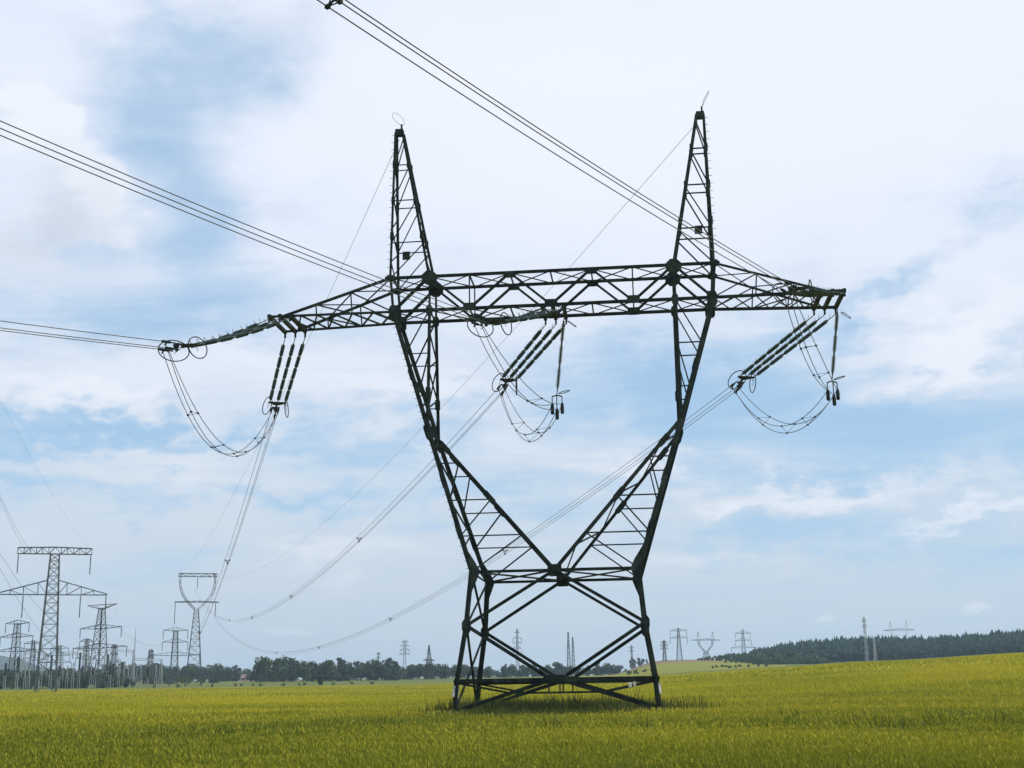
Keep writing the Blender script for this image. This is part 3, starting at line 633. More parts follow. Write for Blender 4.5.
def wire(name, pts, r, label, cat, group, m=ALU):
    bm = bmesh.new(); tube(bm, pts, r, 6); return tag(obj(name, bm, m, None, True), label, cat, group)
def spacer(q, label, group):
    bm = bmesh.new(); c = (q[0]+q[1]+q[2])/3
    for p in q: bar(bm, c, p, .05); bar(bm, p-(q[1]-q[0]).normalized()*.07, p+(q[1]-q[0]).normalized()*.07, .11)
    for a, b in ((0, 1), (1, 2), (2, 0)): bar(bm, q[a], q[b], .03)
    tag(obj('bundle_spacer', bm, HARD), label, 'spacer', group)
SPT = 33.5
WN = ('left-hand upper', 'right-hand upper', 'lower')
PH = {'L': 'left tip', 'M': 'middle', 'R': 'right tip'}
NS = {'L': (.129, .0008), 'M': (.018, .0008), 'R': (.037, .00082)}
for k in 'LMR':
    e = ends['n'+k]; sl, c = NS[k]; WN_ = ('right-hand lower', 'left-hand lower', 'upper'); d = dirv(NEAR)
    for i in range(3):
        p0 = e['end'][i]; ts = np.linspace(0, 170, 90)
        pts = [p0+d*t+V3((0, 0, -sl*t+c*t*t)) for t in ts]
        wire('conductor', pts, .021, f'{WN_[i]} wire of the near bundle from the {PH[k]} of the crossarm', 'power line', 'conductors of the near span')
    q = lambda t: [e['end'][i]+d*t+V3((0, 0, -sl*t+c*t*t)) for i in range(3)]
    if k == 'R': spacer(q(SPT), 'black triangular spacer on the wires at the top edge of the picture', 'spacers on the wire bundles')
# far span to the pylon behind
P2 = V3((-164.06, 402.8, 0)); P2z = gz(P2.x, P2.y); S2 = V3((math.cos(FAR), -math.sin(FAR), 0))
FE = {'L': V3((-171.8, 399.7, 27.5)), 'M': V3((-164.9, 402.5, 41.3)), 'R': V3((-157.9, 405.25, 30.8))}
SAG = {'L': 13.1, 'M': 13.55, 'R': 15.2}
SPF = {'L': (.125, .3), 'M': (.13, .27, .42, .56), 'R': (.12, .25, .4, .55)}
for k in 'LMR':
    e = ends['f'+k]
    def fp(i, t): return curve_pt(e['end'][i], FE[k]+S2*BUNDLE[i][0]+V3((0, 0, BUNDLE[i][1])), SAG[k], t)
    for i in range(3):
        wire('conductor', [fp(i, t) for t in np.linspace(0, 1, 90)], .017, f'{WN[i]} wire of the far bundle from the {PH[k]} of the crossarm', 'power line', 'conductors of the far span')
    for n_, t in enumerate(SPF[k]):
        spacer([fp(i, t) for i in range(3)], f'{("first", "second", "third", "fourth")[n_]} spacer along the bundle running away from the {PH[k]} of the crossarm', 'spacers on the wire bundles')
for sx, E_, sg, nm in ((-1, V3((-171.3, 400, 47.3)), 6.5, 'left'), (1, V3((-159.2, 404.7, 47.4)), 10.5, 'right')):
    wire('earth_wire', [curve_pt(V3((8.9*sx-.1, .25, 33.3)), E_, sg, t) for t in np.linspace(0, 1, 70)], .016, f'thin earth wire running away from the top of the {nm} spire', 'wire', 'earth wires', GALV)

# ------------------------------------------------------------------ pylons in the distance
def lattice_body(bm, z0, z1, w0, w1, n, lw, bw, d0=None, d1=None):
    d0 = d0 or w0; d1 = d1 or w1
    c = lambda t, sx, sy: V3((sx*(w0+(w1-w0)*t)/2, sy*(d0+(d1-d0)*t)/2, z0+(z1-z0)*t))
    ts = [0]; r = (w1/w0)**(1./n) if w1 < w0 else 1.
    g = [r**i for i in range(n)]; s = sum(g)
    for q in g: ts.append(ts[-1]+q/s)
    for sx in (-1, 1):
        for sy in (-1, 1): bar(bm, c(0, sx, sy), c(1, sx, sy), lw)
    cs = [(-1, -1), (1, -1), (1, 1), (-1, 1)]
    for a, b in zip(ts, ts[1:]):
        for i in range(4):
            p, q = cs[i], cs[(i+1) % 4]
            bar(bm, c(a, *p), c(b, *q), bw); bar(bm, c(a, *q), c(b, *p), bw)
        for i in range(4): bar(bm, c(b, *cs[i]), c(b, *cs[(i+1) % 4]), bw)
def truss_arm(bm, x0, x1, z, h0, h1, d, w, n):
    """box-truss arm along x; depth h0 at x0, h1 at x1 above z"""
    for sy in (-1, 1):
        y = d/2*sy; bar(bm, (x0, y, z), (x1, y, z), w); bar(bm, (x0, y, z+h0), (x1, y, z+h1), w)
        for i in range(n):
            a, b = i/n, (i+1)/n; xa, xb_ = x0+(x1-x0)*a, x0+(x1-x0)*b
            if i % 2: bar(bm, (xa, y, z), (xb_, y, z+h0+(h1-h0)*b), w*.7)
            else: bar(bm, (xa, y, z+h0+(h1-h0)*a), (xb_, y, z), w*.7)
            bar(bm, (xb_, y, z), (xb_, y, z+h0+(h1-h0)*b), w*.6)
    bar(bm, (x1, -d/2, z), (x1, d/2, z), w)
    for i in range(n): xa, xb_ = x0+(x1-x0)*i/n, x0+(x1-x0)*(i+1)/n; bar(bm, (xa, -d/2, z), (xb_, d/2, z), w*.6)
def hang_string(x, z, L, root, y=0, w=.14):
    bm = bmesh.new(); pr = [(0, .04)]
    for k in range(16): s = .3+(L-.6)*k/16; pr += [(s, .06), (s+.05, w), (s+(L-.6)/16*.7, w)]
    pr += [(L-.2, .06), (L-.1, .16), (L, .16)]
    tube(bm, [V3((x, y, z-s)) for s, r in pr], [r for s, r in pr], 6); return obj('insulator_string', bm, PORC, root)
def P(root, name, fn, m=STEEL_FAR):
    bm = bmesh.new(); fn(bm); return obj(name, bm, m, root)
DG = 'distant pylons'
# two-beam pylon, left
def two_beam(px, D, rz, label):
    b = spot(px, D); r = empty('power_pylon', b, rz); tag(r, label, 'pylon', DG); z0 = 0
    r.scale = (.885, .885, (at(px, 547, D).z-b.z)/45.8)
    P(r, 'tower_body', lambda bm: lattice_body(bm, 0, 43.6, 6.4, 2.7, 13, .34, .13))
    P(r, 'crossarm', lambda bm: (truss_arm(bm, 0, 11.6, 43.6, 2.2, 1.9, 1.8, .2, 6), truss_arm(bm, 0, -11.6, 43.6, 2.2, 1.9, 1.8, .2, 6)))
    def low(bm):
        for s in (-1, 1):
            for sy in (-1, 1):
                y = .8*sy; bar(bm, (0, y, 30.6), (17.2*s, y, 30.6), .22); bar(bm, (1.7*s, y, 35.2), (17.2*s, y, 30.9), .2)
                for x, zt in ((4.5, 34.3), (9, 33.0), (13, 31.9)): bar(bm, (x*s, y, 30.6), (x*s, y, zt), .14)
                for a, c_ in ((1.7, 4.5), (4.5, 9), (9, 13)): bar(bm, (a*s, y, 30.6), (c_*s, y, 33.2 if c_ == 9 else (34.3 if c_ == 4.5 else 31.9)), .12)
            for x in np.linspace(1.5, 17.2, 7): bar(bm, (x*s, -.8, 30.6), (x*s, .8, 30.6), .14)
    P(r, 'crossarm', low)
    for x, z, L in ((-11.3, 43.5, 6.2), (11.3, 43.5, 6.4), (-8.9, 30.5, 7.4), (8.9, 30.5, 7.2), (16.9, 30.5, 6.2), (-16.9, 30.5, 6.2)): hang_string(x, z, L, r, 0, .2)
    return r
two_beam(45.5, 395, R(22), 'tall two-armed lattice pylon at the left edge, its top beam wide and flat')
# cat-eared pylon (far end of the span)
r = empty('power_pylon', (P2.x, P2.y, P2z), -FAR); tag(r, 'cat-eared pylon with a rounded window head where the far wires end', 'pylon', DG)
hz = lambda z: z-P2z
P(r, 'tower_body', lambda bm: lattice_body(bm, 0, hz(33.0), 6.0, 1.6, 11, .22, .085))
def cat(bm):
    prof = [(.9, 33.2), (2.7, 34.9), (4.3, 36.7), (5.6, 38.7), (6.4, 40.9), (6.8, 43.2), (6.6, 46.6)]
    for s in (-1, 1):
        for sy in (-1, 1):
            for off in (0, .8):
                for a, c_ in zip(prof, prof[1:]):
                    bar(bm, ((a[0]-off*.5)*s, .8*sy, hz(a[1]+off*.45)), ((c_[0]-off*.8)*s, .8*sy, hz(c_[1]+off*.2)), .15)
            for a in prof: bar(bm, (a[0]*s, .8*sy, hz(a[1])), ((a[0]-.75)*s, .8*sy, hz(a[1]+.4)), .1)
            pass
        for a in prof: bar(bm, (a[0]*s, -.8, hz(a[1])), (a[0]*s, .8, hz(a[1])), .12)
P(r, 'window_head', cat)
P(r, 'crossarm', lambda bm: (truss_arm(bm, 0, 7.2, hz(45.6), 1.2, 1.2, 1.6, .14, 5), truss_arm(bm, 0, -7.2, hz(45.6), 1.2, 1.2, 1.6, .14, 5)))
P(r, 'crossarm', lambda bm: (truss_arm(bm, 0, 8.2, hz(35.9), .5, .2, 1.2, .13, 4), truss_arm(bm, 0, -8.2, hz(35.9), .5, .2, 1.2, .13, 4)))
for x, z, L in ((-7.9, 35.8, 8.0), (0, 45.5, 4.3), (7.0, 35.8, 5.2)): hang_string(x, hz(z), L, r, 0, .16)
# three-armed pylons of the substation and the plain
YTOP = {97: 608, 12.5: 623, 173: 630, 404.5: 641, 518: 628.5, 569.5: 632, 574: 637, 633: 645, 666: 640.5, 681: 628, 746: 629.5, 869.5: 617, 378: 652}
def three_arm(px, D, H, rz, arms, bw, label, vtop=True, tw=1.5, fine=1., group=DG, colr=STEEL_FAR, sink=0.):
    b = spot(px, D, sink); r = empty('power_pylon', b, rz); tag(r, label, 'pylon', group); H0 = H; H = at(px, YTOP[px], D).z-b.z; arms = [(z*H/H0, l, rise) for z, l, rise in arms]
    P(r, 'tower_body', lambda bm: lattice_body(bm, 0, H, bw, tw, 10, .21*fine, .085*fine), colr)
    for z, l, rise in arms:
        def arm(bm):
            for s in (-1, 1):
                for sy in (-1, 1):
                    bar(bm, (0, .5*sy, z), (l*s, 0, z+rise), .2*fine); bar(bm, (0, .5*sy, z+1.6), (l*s, 0, z+rise), .15*fine)
                for t in (.3, .55, .8): bar(bm, (l*s*t, -.5*(1-t), z+rise*t), (l*s*t, .5*(1-t), z+1.6*(1-t)+rise*t), .12*fine)
        P(r, 'crossarm', arm, colr)
        if l > 3 and rise <= 0.6:
            for s in (-1, 1): hang_string(l*s*.97, z+rise, 3.6, r, 0, .16*fine)
    return r
three_arm(97, 480, 31.5, R(-25), [(31, 7.6, 1.6), (23.2, 10.8, .4), (15.6, 14.0, .3)], 5.4, 'three-armed lattice pylon with upswept top arms, behind the two-beam pylon')
three_arm(12.5, 520, 27.6, R(-20), [(27, 6.2, .5), (21.5, 8.6, .3), (15.5, 10.5, .3)], 3.2, 'dark lattice pylon cut by the left edge of the picture')
three_arm(173, 560, 26.6, R(28), [(26, 5.2, .4), (20.5, 5.4, .3), (14.2, 10.5, .3)], 3.4, 'three-armed pylon just left of the cat-eared pylon', tw=1.6)
for px_, yt_, D_, lb_ in ((30, 641, 640, 'small faint pylon behind the legs of the two-beam pylon, left one'), (57, 646, 660, 'small faint pylon just right of the two-beam pylon legs'), (84, 639, 620, 'faint pylon between the two-beam and three-armed pylons'), (112, 645, 640, 'faint pylon just right of the three-armed pylon'), (149, 650, 680, 'small faint pylon midway between the two three-armed pylons')):
    YTOP[px_] = yt_; three_arm(px_, D_, 22, R(-20+px_), [(20.5, 4.2, .3), (16.5, 5.2, .3), (12.5, 6.0, .3)], 2.8, lb_, tw=1.1)
three_arm(404.5, 860, 29, R(10), [(28, 2.3, .2), (25, 3.0, .2), (22, 3.2, .2), (18.8, 3.0, .2)], 2.6, 'slim pylon with short arms above the trees left of the big tower', tw=.9, fine=1.1)
three_arm(518, 930, 39, R(10), [(35.5, 1.8, .1), (31, 3.2, .2), (27, 3.0, .2), (23, 3.2, .2)], 2.6, 'slim pylon seen through the base of the big tower, left of its middle', tw=.5, fine=1.15)
three_arm(569.5, 960, 35, R(80), [(33, 2, .2), (27, 2.4, .2), (23, 2.4, .2)], 2.6, 'left slim pylon of the pair seen through the big tower base', tw=.6, fine=1.15)
three_arm(574, 1000, 30, R(80), [(27, 2.2, .2), (22, 2.4, .2)], 2.6, 'right slim pylon of the pair seen through the big tower base', tw=.6, fine=1.15)
three_arm(633, 1150, 22, R(15), [(19, 2.6, .2), (16, 2.6, .2)], 2., 'small far pylon beside the right leg of the big tower, on the hill', tw=.5, fine=1.2)
three_arm(666, 780, 20.5, R(15), [(18, 2.2, .2), (15, 2.6, .2), (12, 2.4, .2)], 2., 'slim pylon right of the big tower, nearest to its leg', tw=.5, fine=1.1)
three_arm(681, 790, 28.5, R(-8), [(25.8, 5.2, .3), (19.6, 5.4, .2)], 3.2, 'two-armed pylon on the yellow hillside right of the big tower', tw=.8, fine=1.1)
three_arm(746, 900, 30, R(-8), [(26.3, 5.2, .3), (19.8, 5.6, .2), (13.2, 8.5, .2)], 3.2, 'pale pylon standing behind the edge of the right-hand wood', tw=.9, fine=1.1)
three_arm(869.5, 700, 23, R(35), [(20.6, 1.9, .2), (18, 1.9, .2)], 1.3, 'tall slim grey mast pylon in front of the dark wood', tw=.5, fine=.8, colr=GALV)
three_arm(378, 1250, 26, R(35), [(23.6, 2.9, .2), (20, 2.9, .2)], 1.7, 'faint small pylon peeping over the trees between slim pylon and cat-eared pylon', tw=.5, fine=1.1)
b = spot(878, 705); r = empty('power_pylon', b, .3); tag(r, 'short armless grey lattice mast beside the tall slim one', 'pylon', DG); P(r, 'tower_body', lambda bm: lattice_body(bm, 0, 12.5, 1.5, .5, 6, .17, .09), GALV)
b = spot(429, 760); r = empty('power_pylon', b, R(75)); r.scale.z = (at(429, 645, 760).z-b.z)/24.5; tag(r, 'narrow pointed black pylon without arms, left of the big tower', 'pylon', DG)
P(r, 'tower_body', lambda bm: (lattice_body(bm, 0, 13, 4.6, 2.2, 5, .34, .15), lattice_body(bm, 13, 24.5, 2.2, .3, 6, .22, .09)), STEEL)
P(r, 'crossarm', lambda bm: (truss_arm(bm, 1, 7, 13.5, 1.2, .2, 1.2, .2, 4), truss_arm(bm, -1, -7, 13.5, 1.2, .2, 1.2, .2, 4)), STEEL)
def portal(px, D, sc, ytop, label, rz=0., fine=1.15, sink=0.):
    b = spot(px, D, sink); H = at(px, ytop, D).z-b.z; r = empty('power_pylon', b, rz); r.scale = (sc, sc, H/32); tag(r, label, 'pylon', DG)
    P(r, 'tower_body', lambda bm: lattice_body(bm, 0, 9, 5.5, 3.4, 3, .26*fine, .12*fine))
    def v(bm):
        for s in (-1, 1):
            for a, c_ in (((.3, 9), (6.6, 16)), ((2.0, 9), (7.4, 16)), ((7.4, 16), (9, 22)), ((6.6, 16), (7, 22))):
                for sy in (-1, 1): bar(bm, (a[0]*s, .8*sy, a[1]), (c_[0]*s, .8*sy, c_[1]), .22*fine)
            for t in (.25, .5, .75): bar(bm, ((.3+6.3*t)*s, 0, 9+7*t), ((2+5.4*t)*s, 0, 9+7*t), .12*fine)
    P(r, 'v_frame', v)
    P(r, 'crossarm', lambda bm: (truss_arm(bm, 0, 16, 22, 2, .3, 1.8, .2*fine, 7), truss_arm(bm, 0, -16, 22, 2, .3, 1.8, .2*fine, 7)))
    for s in (-1, 1): P(r, 'spire', lambda bm: lattice_body_at(bm, 8.2*s, 24, 32, fine))
def lattice_body_at(bm, x, z0, z1, fine):
    for sx in (-1, 1): bar(bm, (x+1*sx, 0, z0), (x+.15*sx, 0, z1), .22*fine)
    for t in (.2, .45, .7): w = 1-.85*t; bar(bm, (x-w, 0, z0+(z1-z0)*t), (x+w, 0, z0+(z1-z0)*t), .12*fine)
portal(708, 1020, .78, 631.5, 'V-shaped pylon with two spires, a far twin of the big tower', R(25))
portal(904, 1150, .8, 620.5, 'V-shaped pylon with two spires rising behind the dark wood', R(-12), sink=-8)

# wires of the lines at the left
FW = 'wires of the distant lines'
def far_wire(a, b, sag, r, label): wire('conductor', [curve_pt(a, b, sag, t) for t in np.linspace(0, 1, 50)], r, label, 'power line', FW)
p3 = spot(97, 480); p4 = spot(12.5, 520)
far_wire(at(-14, 462, 250), at(32, 552, 394), 1.5, .03, 'upper of two faint wires sloping from the left edge to the two-beam pylon')
far_wire(at(-10, 472, 250), at(28, 553, 394), 1.5, .03, 'lower of two faint wires sloping from the left edge to the two-beam pylon')
far_wire(at(-20, 520, 250), at(64, 628, 478), 3, .035, 'faint wire dropping from the left edge behind the two-beam pylon, upper one')
far_wire(at(-20, 530, 250), at(58, 647, 478), 3, .035, 'faint wire dropping from the left edge behind the two-beam pylon, lower one')
far_wire(at(-12, 375, 220), at(90, 549, 395), 2.0, .014, 'hair-thin wire from the left edge to the right end of the two-beam top')
far_wire(at(120, 628, 480), at(163, 643, 560), 3, .03, 'thin wire between the two three-armed pylons, upper one')
far_wire(at(127, 647, 480), at(150, 657, 560), 3, .03, 'thin wire between the two three-armed pylons, lower one')
far_wire(at(104, 612, 395), at(117, 606, 480), 3, .03, 'thin wire from the two-beam pylon to the pylon behind it')
far_wire(at(0, 634, 520), at(64, 630, 480), 4, .03, 'thin wire from the edge pylon to the three-armed pylon')
far_wire(at(0, 651, 520), at(60, 649, 480), 3, .03, 'lower thin wire from the edge pylon to the three-armed pylon')

# ------------------------------------------------------------------ substation by the left pylons
SUB = 'substation yard behind the field'
def gantry(x0, x1, D, h, label, m=GALV):
    a = spot(x0, D); b = spot(x1, D+12); b.z = a.z; r = empty('substation_gantry', a); tag(r, label, 'gantry', SUB); v = b-a
    for q in (V3((0, 0, 0)), v):
        def post(bm):
            for sx in (-1, 1):
                bar(bm, q+V3((.9*sx, 0, 0)), q+V3((.25*sx, 0, h)), .22)
            for t in (.2, .4, .6, .8): w = .9-.65*t; bar(bm, q+V3((-w, 0, h*t)), q+V3((w, 0, h*t+.9)), .1)
        P(r, 'post', post, m)
    def beam(bm):
        for dz in (0, .8): bar(bm, V3((0, 0, h-.8+dz)), v+V3((0, 0, h-.8+dz)), .18)
        for k in range(8): bar(bm, v*(k/8)+V3((0, 0, h-.8)), v*((k+1)/8)+V3((0, 0, h)), .1)
    P(r, 'beam', beam, m)
gantry(60, 84, 500, 13, 'steel gantry between the two-beam pylon and the three-armed pylon'); gantry(104, 132, 510, 14, 'steel gantry right of the three-armed pylon'); gantry(132, 160, 540, 11, 'low pale gantry left of the slim three-armed pylon'); gantry(22, 44, 500, 13, 'gantry behind the legs of the two-beam pylon')
gantry(86, 118, 530, 11, 'gantry seen through the base of the three-armed pylon')
def apparatus(px, D, h, dark, label):
    b = spot(px, D); r = empty('substation_post', b); tag(r, label, 'apparatus', SUB)
    P(r, 'stand', lambda bm: (bar(bm, (-.4, 0, 0), (-.3, 0, h*.5), .2), bar(bm, (.4, 0, 0), (.3, 0, h*.5), .2), bar(bm, (-.6, 0, h*.5), (.6, 0, h*.5), .25)), GALV)
    bm = bmesh.new(); n = 14; pts, rr = [], []
    for k in range(n):
        z = h*.5+h*.5*k/n; pts += [V3((0, 0, z)), V3((0, 0, z+h*.25/n)), V3((0, 0, z+h*.4/n))]; w = .5 if dark else .28; rr += [w*.6, w, w*.6]
    tube(bm, pts, rr, 8); obj('bushing', bm, PORC if dark else GALV, r)
for i, (px, D, h, dk, wd) in enumerate(((78, 490, 12.5, 1, 'right of the two-beam pylon, tall and dark'), (81, 500, 7.5, 1, 'short and dark, right of the two-beam pylon'), (106, 492, 12, 1, 'tall and dark, below the right arm of the three-armed pylon'), (49.5, 470, 11.5, 1, 'tall and dark, behind the legs of the two-beam pylon'), (37, 480, 8, 1, 'short and dark, behind the left leg of the two-beam pylon'),
        (123, 500, 9, 0, 'pale, left of the tall white mast'), (127.5, 505, 8.5, 0, 'pale, beside the white mast'), (136, 510, 7, 0, 'pale and short, right of the white mast'), (160.5, 530, 9, 0, 'pale, left of the slim three-armed pylon'), (90, 490, 9, 0, 'pale, left of the base of the three-armed pylon'), (101, 495, 8, 0, 'pale, right of the base of the three-armed pylon'), (66, 495, 8, 0, 'pale, in the gap right of the two-beam pylon'), (16, 470, 11, 1, 'tall and dark, by the pylon at the left edge'), (24, 475, 8, 0, 'pale, near the left edge'), (112, 505, 7, 1, 'short and dark, right of the three-armed pylon'))):
    apparatus(px, D, h, dk, f'substation insulator column, {wd}')
b = spot(132.5, 500); r = empty('mast', b); tag(r, 'thin pale lightning mast of the substation', 'mast', SUB); P(r, 'pole', lambda bm: tube(bm, [V3((0, 0, 0)), V3((0, 0, 10)), V3((0, 0, 18.5)), V3((0, 0, 22))], [.26, .2, .14, .04], 8), GALV); P(r, 'bracket', lambda bm: bar(bm, (-.6, 0, 16), (.6, 0, 16), .1), GALV)

# ------------------------------------------------------------------ trees
BARK = mat('bark', (.06, .05, .04), .9, 0, (4., (.09, .075, .06)))
LEAF = [leafmat('leaf_dark', [(.012, .030, .018), (.028, .058, .028), (.05, .090, .036)], .7, .25, .2), leafmat('leaf_mid', [(.018, .038, .016), (.040, .074, .026), (.072, .115, .036)], .7, .25, .25), leafmat('leaf_pale', [(.022, .036, .014), (.050, .072, .024), (.085, .11, .036)], .7, .25, .25)]
NEEDLE = leafmat('needles', [(.010, .036, .030), (.022, .066, .050), (.042, .095, .062)], .8, .06, .1)
def leaf_cloud(centres, radii, n, size, squash=.8):
    """small randomly turned leaf clumps through the volume of several lobes"""
    c = np.asarray(centres, float); w = np.asarray(radii, float)**2; k = RNG.choice(len(c), n, p=w/w.sum())
    u = RNG.normal(size=(n, 3)); u /= np.linalg.norm(u, axis=1)[:, None]; rr = np.asarray(radii)[k]*RNG.uniform(.35, 1., n)**.5*RNG.uniform(.85, 1.12, n)
    p = c[k]+u*rr[:, None]*np.array([1, 1, squash]); a = RNG.normal(size=(n, 3)); a /= np.linalg.norm(a, axis=1)[:, None]; b = np.cross(a, u+RNG.normal(size=(n, 3))*.6); b /= np.linalg.norm(b, axis=1)[:, None]+1e-9
    s = size*RNG.uniform(.6, 1.4, n)[:, None]; a, b = a*s, b*s*.8
    v = np.stack([p-a, p-b*.8, p+a, p+b], 1).reshape(-1, 3); return v
def make_crown(kind):
    H = 1.
    if kind == 'round': c = [(RNG.uniform(-.24, .24), RNG.uniform(-.24, .24), RNG.uniform(.24, .8)) for _ in range(11)]; r = RNG.uniform(.17, .27, 11)
    elif kind == 'broad': c = [(RNG.uniform(-.42, .42), RNG.uniform(-.34, .34), RNG.uniform(.2, .76)) for _ in range(14)]; r = RNG.uniform(.17, .27, 14)
    elif kind == 'tall': c = [(RNG.uniform(-.13, .13), RNG.uniform(-.13, .13), z) for z in np.linspace(.16, .88, 10)]; r = np.linspace(.21, .1, 10)
    else: c = [(RNG.uniform(-.6, .6), RNG.uniform(-.4, .4), RNG.uniform(.12, .62)) for _ in range(11)]; r = RNG.uniform(.22, .38, 11)
    zt = max(q[2]+rr*.8 for q, rr in zip(c, r)); c = [(x, y, z/zt) for x, y, z in c]
    return quads('crown', leaf_cloud(c, r, 1000, .05))
def make_trunk(kind):
    bm = bmesh.new()
    tube(bm, [V3((0, 0, -.03)), V3((.01, 0, .2)), V3((0, .01, .5)), V3((.01, 0, .8))], [.035, .026, .018, .006], 7)
    for k in range(6):
        a = k*2.4; z = .25+.08*k; tube(bm, [V3((0, 0, z)), V3((math.cos(a)*.1, math.sin(a)*.1, z+.1)), V3((math.cos(a)*.22, math.sin(a)*.22, z+.2))], [.012, .008, .003], 5)
    me = bpy.data.meshes.new('trunk'); bm.to_mesh(me); bm.free(); me.materials.append(BARK); return me
KINDS = {}
for kd in ('round', 'broad', 'tall', 'bush'):
    KINDS[kd] = []
    for v in range(4):
        cr = [make_crown(kd)]; cr[0].materials.append(None)
        KINDS[kd].append((cr[0], make_trunk(kd)))
def tree(px, D, ytop, kind, m, label, group, wide=1., sink=0., name=None):
    b = spot(px, D, sink); ztop = at(px, ytop, D).z; h = max(ztop-b.z, 1.2); b.z -= .1
    nm = name or ('shrub' if kind == 'bush' else 'broadleaf_tree'); r = empty(nm, b, random.uniform(0, 6.28)); tag(r, label, 'shrub' if kind == 'bush' else 'tree', group)
    cr, tr = random.choice(KINDS[kind]); o = link('crown', cr, None, r); o.scale = (h*wide, h*wide, h); o.material_slots[0].link = 'OBJECT'; o.material_slots[0].material = m
    o2 = link('trunk', tr, None, r); o2.scale = (h, h, h)
    return r
ORD = ['first', 'second', 'third', 'fourth', 'fifth', 'sixth', 'seventh', 'eighth', 'ninth', 'tenth', 'eleventh', 'twelfth', 'thirteenth', 'fourteenth', 'fifteenth', 'sixteenth', 'seventeenth', 'eighteenth', 'nineteenth', 'twentieth']
KW = {'round': 'round-crowned tree', 'broad': 'broad bushy tree', 'tall': 'tall narrow tree', 'bush': 'low bush'}
def row(lst, D, where, group, mats=(0, 1), wide=1., jit=25):
    lst = sorted(lst)
    for i, (px, yt, kd) in enumerate(lst):
        mi = mats[i % len(mats)]; tree(px, D+random.uniform(-jit, jit), yt, kd, LEAF[mi], f'{KW[kd]}, {ORD[i]} from left {where}', group, wide*random.uniform(.9, 1.15))
row([(262, 656.5, 'round'), (272, 655, 'broad'), (284, 655.5, 'round'), (293, 657, 'round'), (256, 663, 'round'), (303, 660, 'round'), (312, 661, 'round'), (322, 660, 'broad'), (331, 659.5, 'round'), (341, 657.5, 'tall'), (349, 661, 'round')], 720, 'in the dark clump left of the tower', 'trees of the clump left of the big tower', (0, 0, 1), 1.05)
row([(361, 660, 'round'), (369, 658.5, 'round'), (378, 659, 'broad'), (387, 657.5, 'tall'), (396, 661, 'tall'), (392, 660, 'round')], 740, 'in the short row left of the slim pylon', 'trees left of the slim pylon', (0, 1, 0), 1.05)
row([(410, 664, 'round'), (418, 663, 'round'), (427, 662, 'broad'), (437, 663, 'round'), (446, 663.5, 'round'), (456, 664, 'round'), (465, 663.5, 'round'), (477, 665, 'broad'), (488, 666, 'round')], 820, 'in the row behind the left tower legs', 'trees behind the left legs', (0, 0, 1), 1.1)
row([(504, 664, 'tall'), (512, 663.5, 'round'), (522, 664.5, 'round'), (533, 663.5, 'round'), (543, 665.5, 'round'), (556, 661.5, 'round'), (566, 665, 'broad'), (578, 666.5, 'round'), (588, 665, 'tall'), (597, 661, 'tall'), (609, 662, 'round'), (620, 664.5, 'broad'), (507, 666, 'broad'), (528, 666, 'broad'), (549, 664, 'round'), (561, 663, 'round'), (573, 666.5, 'broad'), (603, 665, 'broad'), (614, 664, 'round')], 830, 'in the row seen through the tower base', 'trees seen through the tower base', (0, 1, 0), 1.1)
row([(104, 664, 'tall'), (113, 663.5, 'tall'), (121, 661.5, 'tall'), (130, 663, 'tall'), (139, 664.5, 'round'), (149, 663, 'broad'), (158, 662.5, 'round'), (168, 665, 'round'), (179, 665, 'broad'), (189, 663, 'round'), (198, 664, 'broad'), (208, 667, 'round'), (217, 662.5, 'round'), (227, 666, 'round'), (236, 665, 'tall'), (246, 668, 'broad')], 900, 'in the far row behind the substation', 'trees behind the substation', (1, 0, 0), 1.15)
row([(4, 668, 'broad'), (20, 669, 'broad'), (34, 670, 'round'), (52, 668, 'broad'), (64, 667, 'round'), (74, 667, 'broad'), (86, 665, 'round'), (96, 667, 'broad')], 760, 'in the row behind the left edge pylons', 'trees behind the left edge pylons', (0, 1, 0), 1.4)
row([(8, 677, 'bush'), (22, 676, 'bush'), (38, 676, 'bush'), (54, 676, 'bush'), (70, 677, 'bush'), (88, 678, 'bush'), (104, 679, 'bush'), (150, 674, 'bush'), (166, 675, 'bush'), (182, 675, 'bush'), (200, 675, 'bush'), (216, 674, 'bush')], 640, 'in the hedge along the substation', 'hedge along the substation', (1, 2, 0), 1.2)
row([(235, 685, 'bush'), (241, 686, 'bush'), (253, 686.5, 'bush'), (260, 686.5, 'bush'), (283, 685, 'bush'), (299, 683.5, 'bush'), (304, 684, 'bush'), (320.5, 669, 'tall'), (333, 686, 'bush'), (352, 685.5, 'bush'), (372, 686, 'bush'), (178, 684, 'bush'), (154, 685, 'bush'), (212, 686, 'bush')], 470, 'along the far edge of the grain field', 'bushes along the field edge', (0, 1), .8, 6)
row([(630, 670, 'bush'), (637, 669, 'bush'), (645, 668.5, 'bush'), (652, 670.5, 'bush'), (718, 666, 'bush'), (724, 664.5, 'bush'), (731, 668, 'bush'), (741, 669, 'bush'), (750, 669.5, 'bush'), (760, 668, 'bush'), (768, 667.5, 'bush'), (714, 665, 'bush'), (737, 667, 'bush'), (728, 666, 'bush')], 520, 'on the hillside right of the tower', 'bushes on the hillside', (0, 1), 1.)
row([(888, 656, 'bush'), (895, 655.5, 'bush'), (901, 655.5, 'bush'), (882, 656.5, 'bush'), (863, 659, 'bush'), (1005, 650, 'bush'), (1012, 648.5, 'bush')], 560, 'in front of the dark wood', 'bushes in front of the dark wood', (0, 0, 2), 1.)
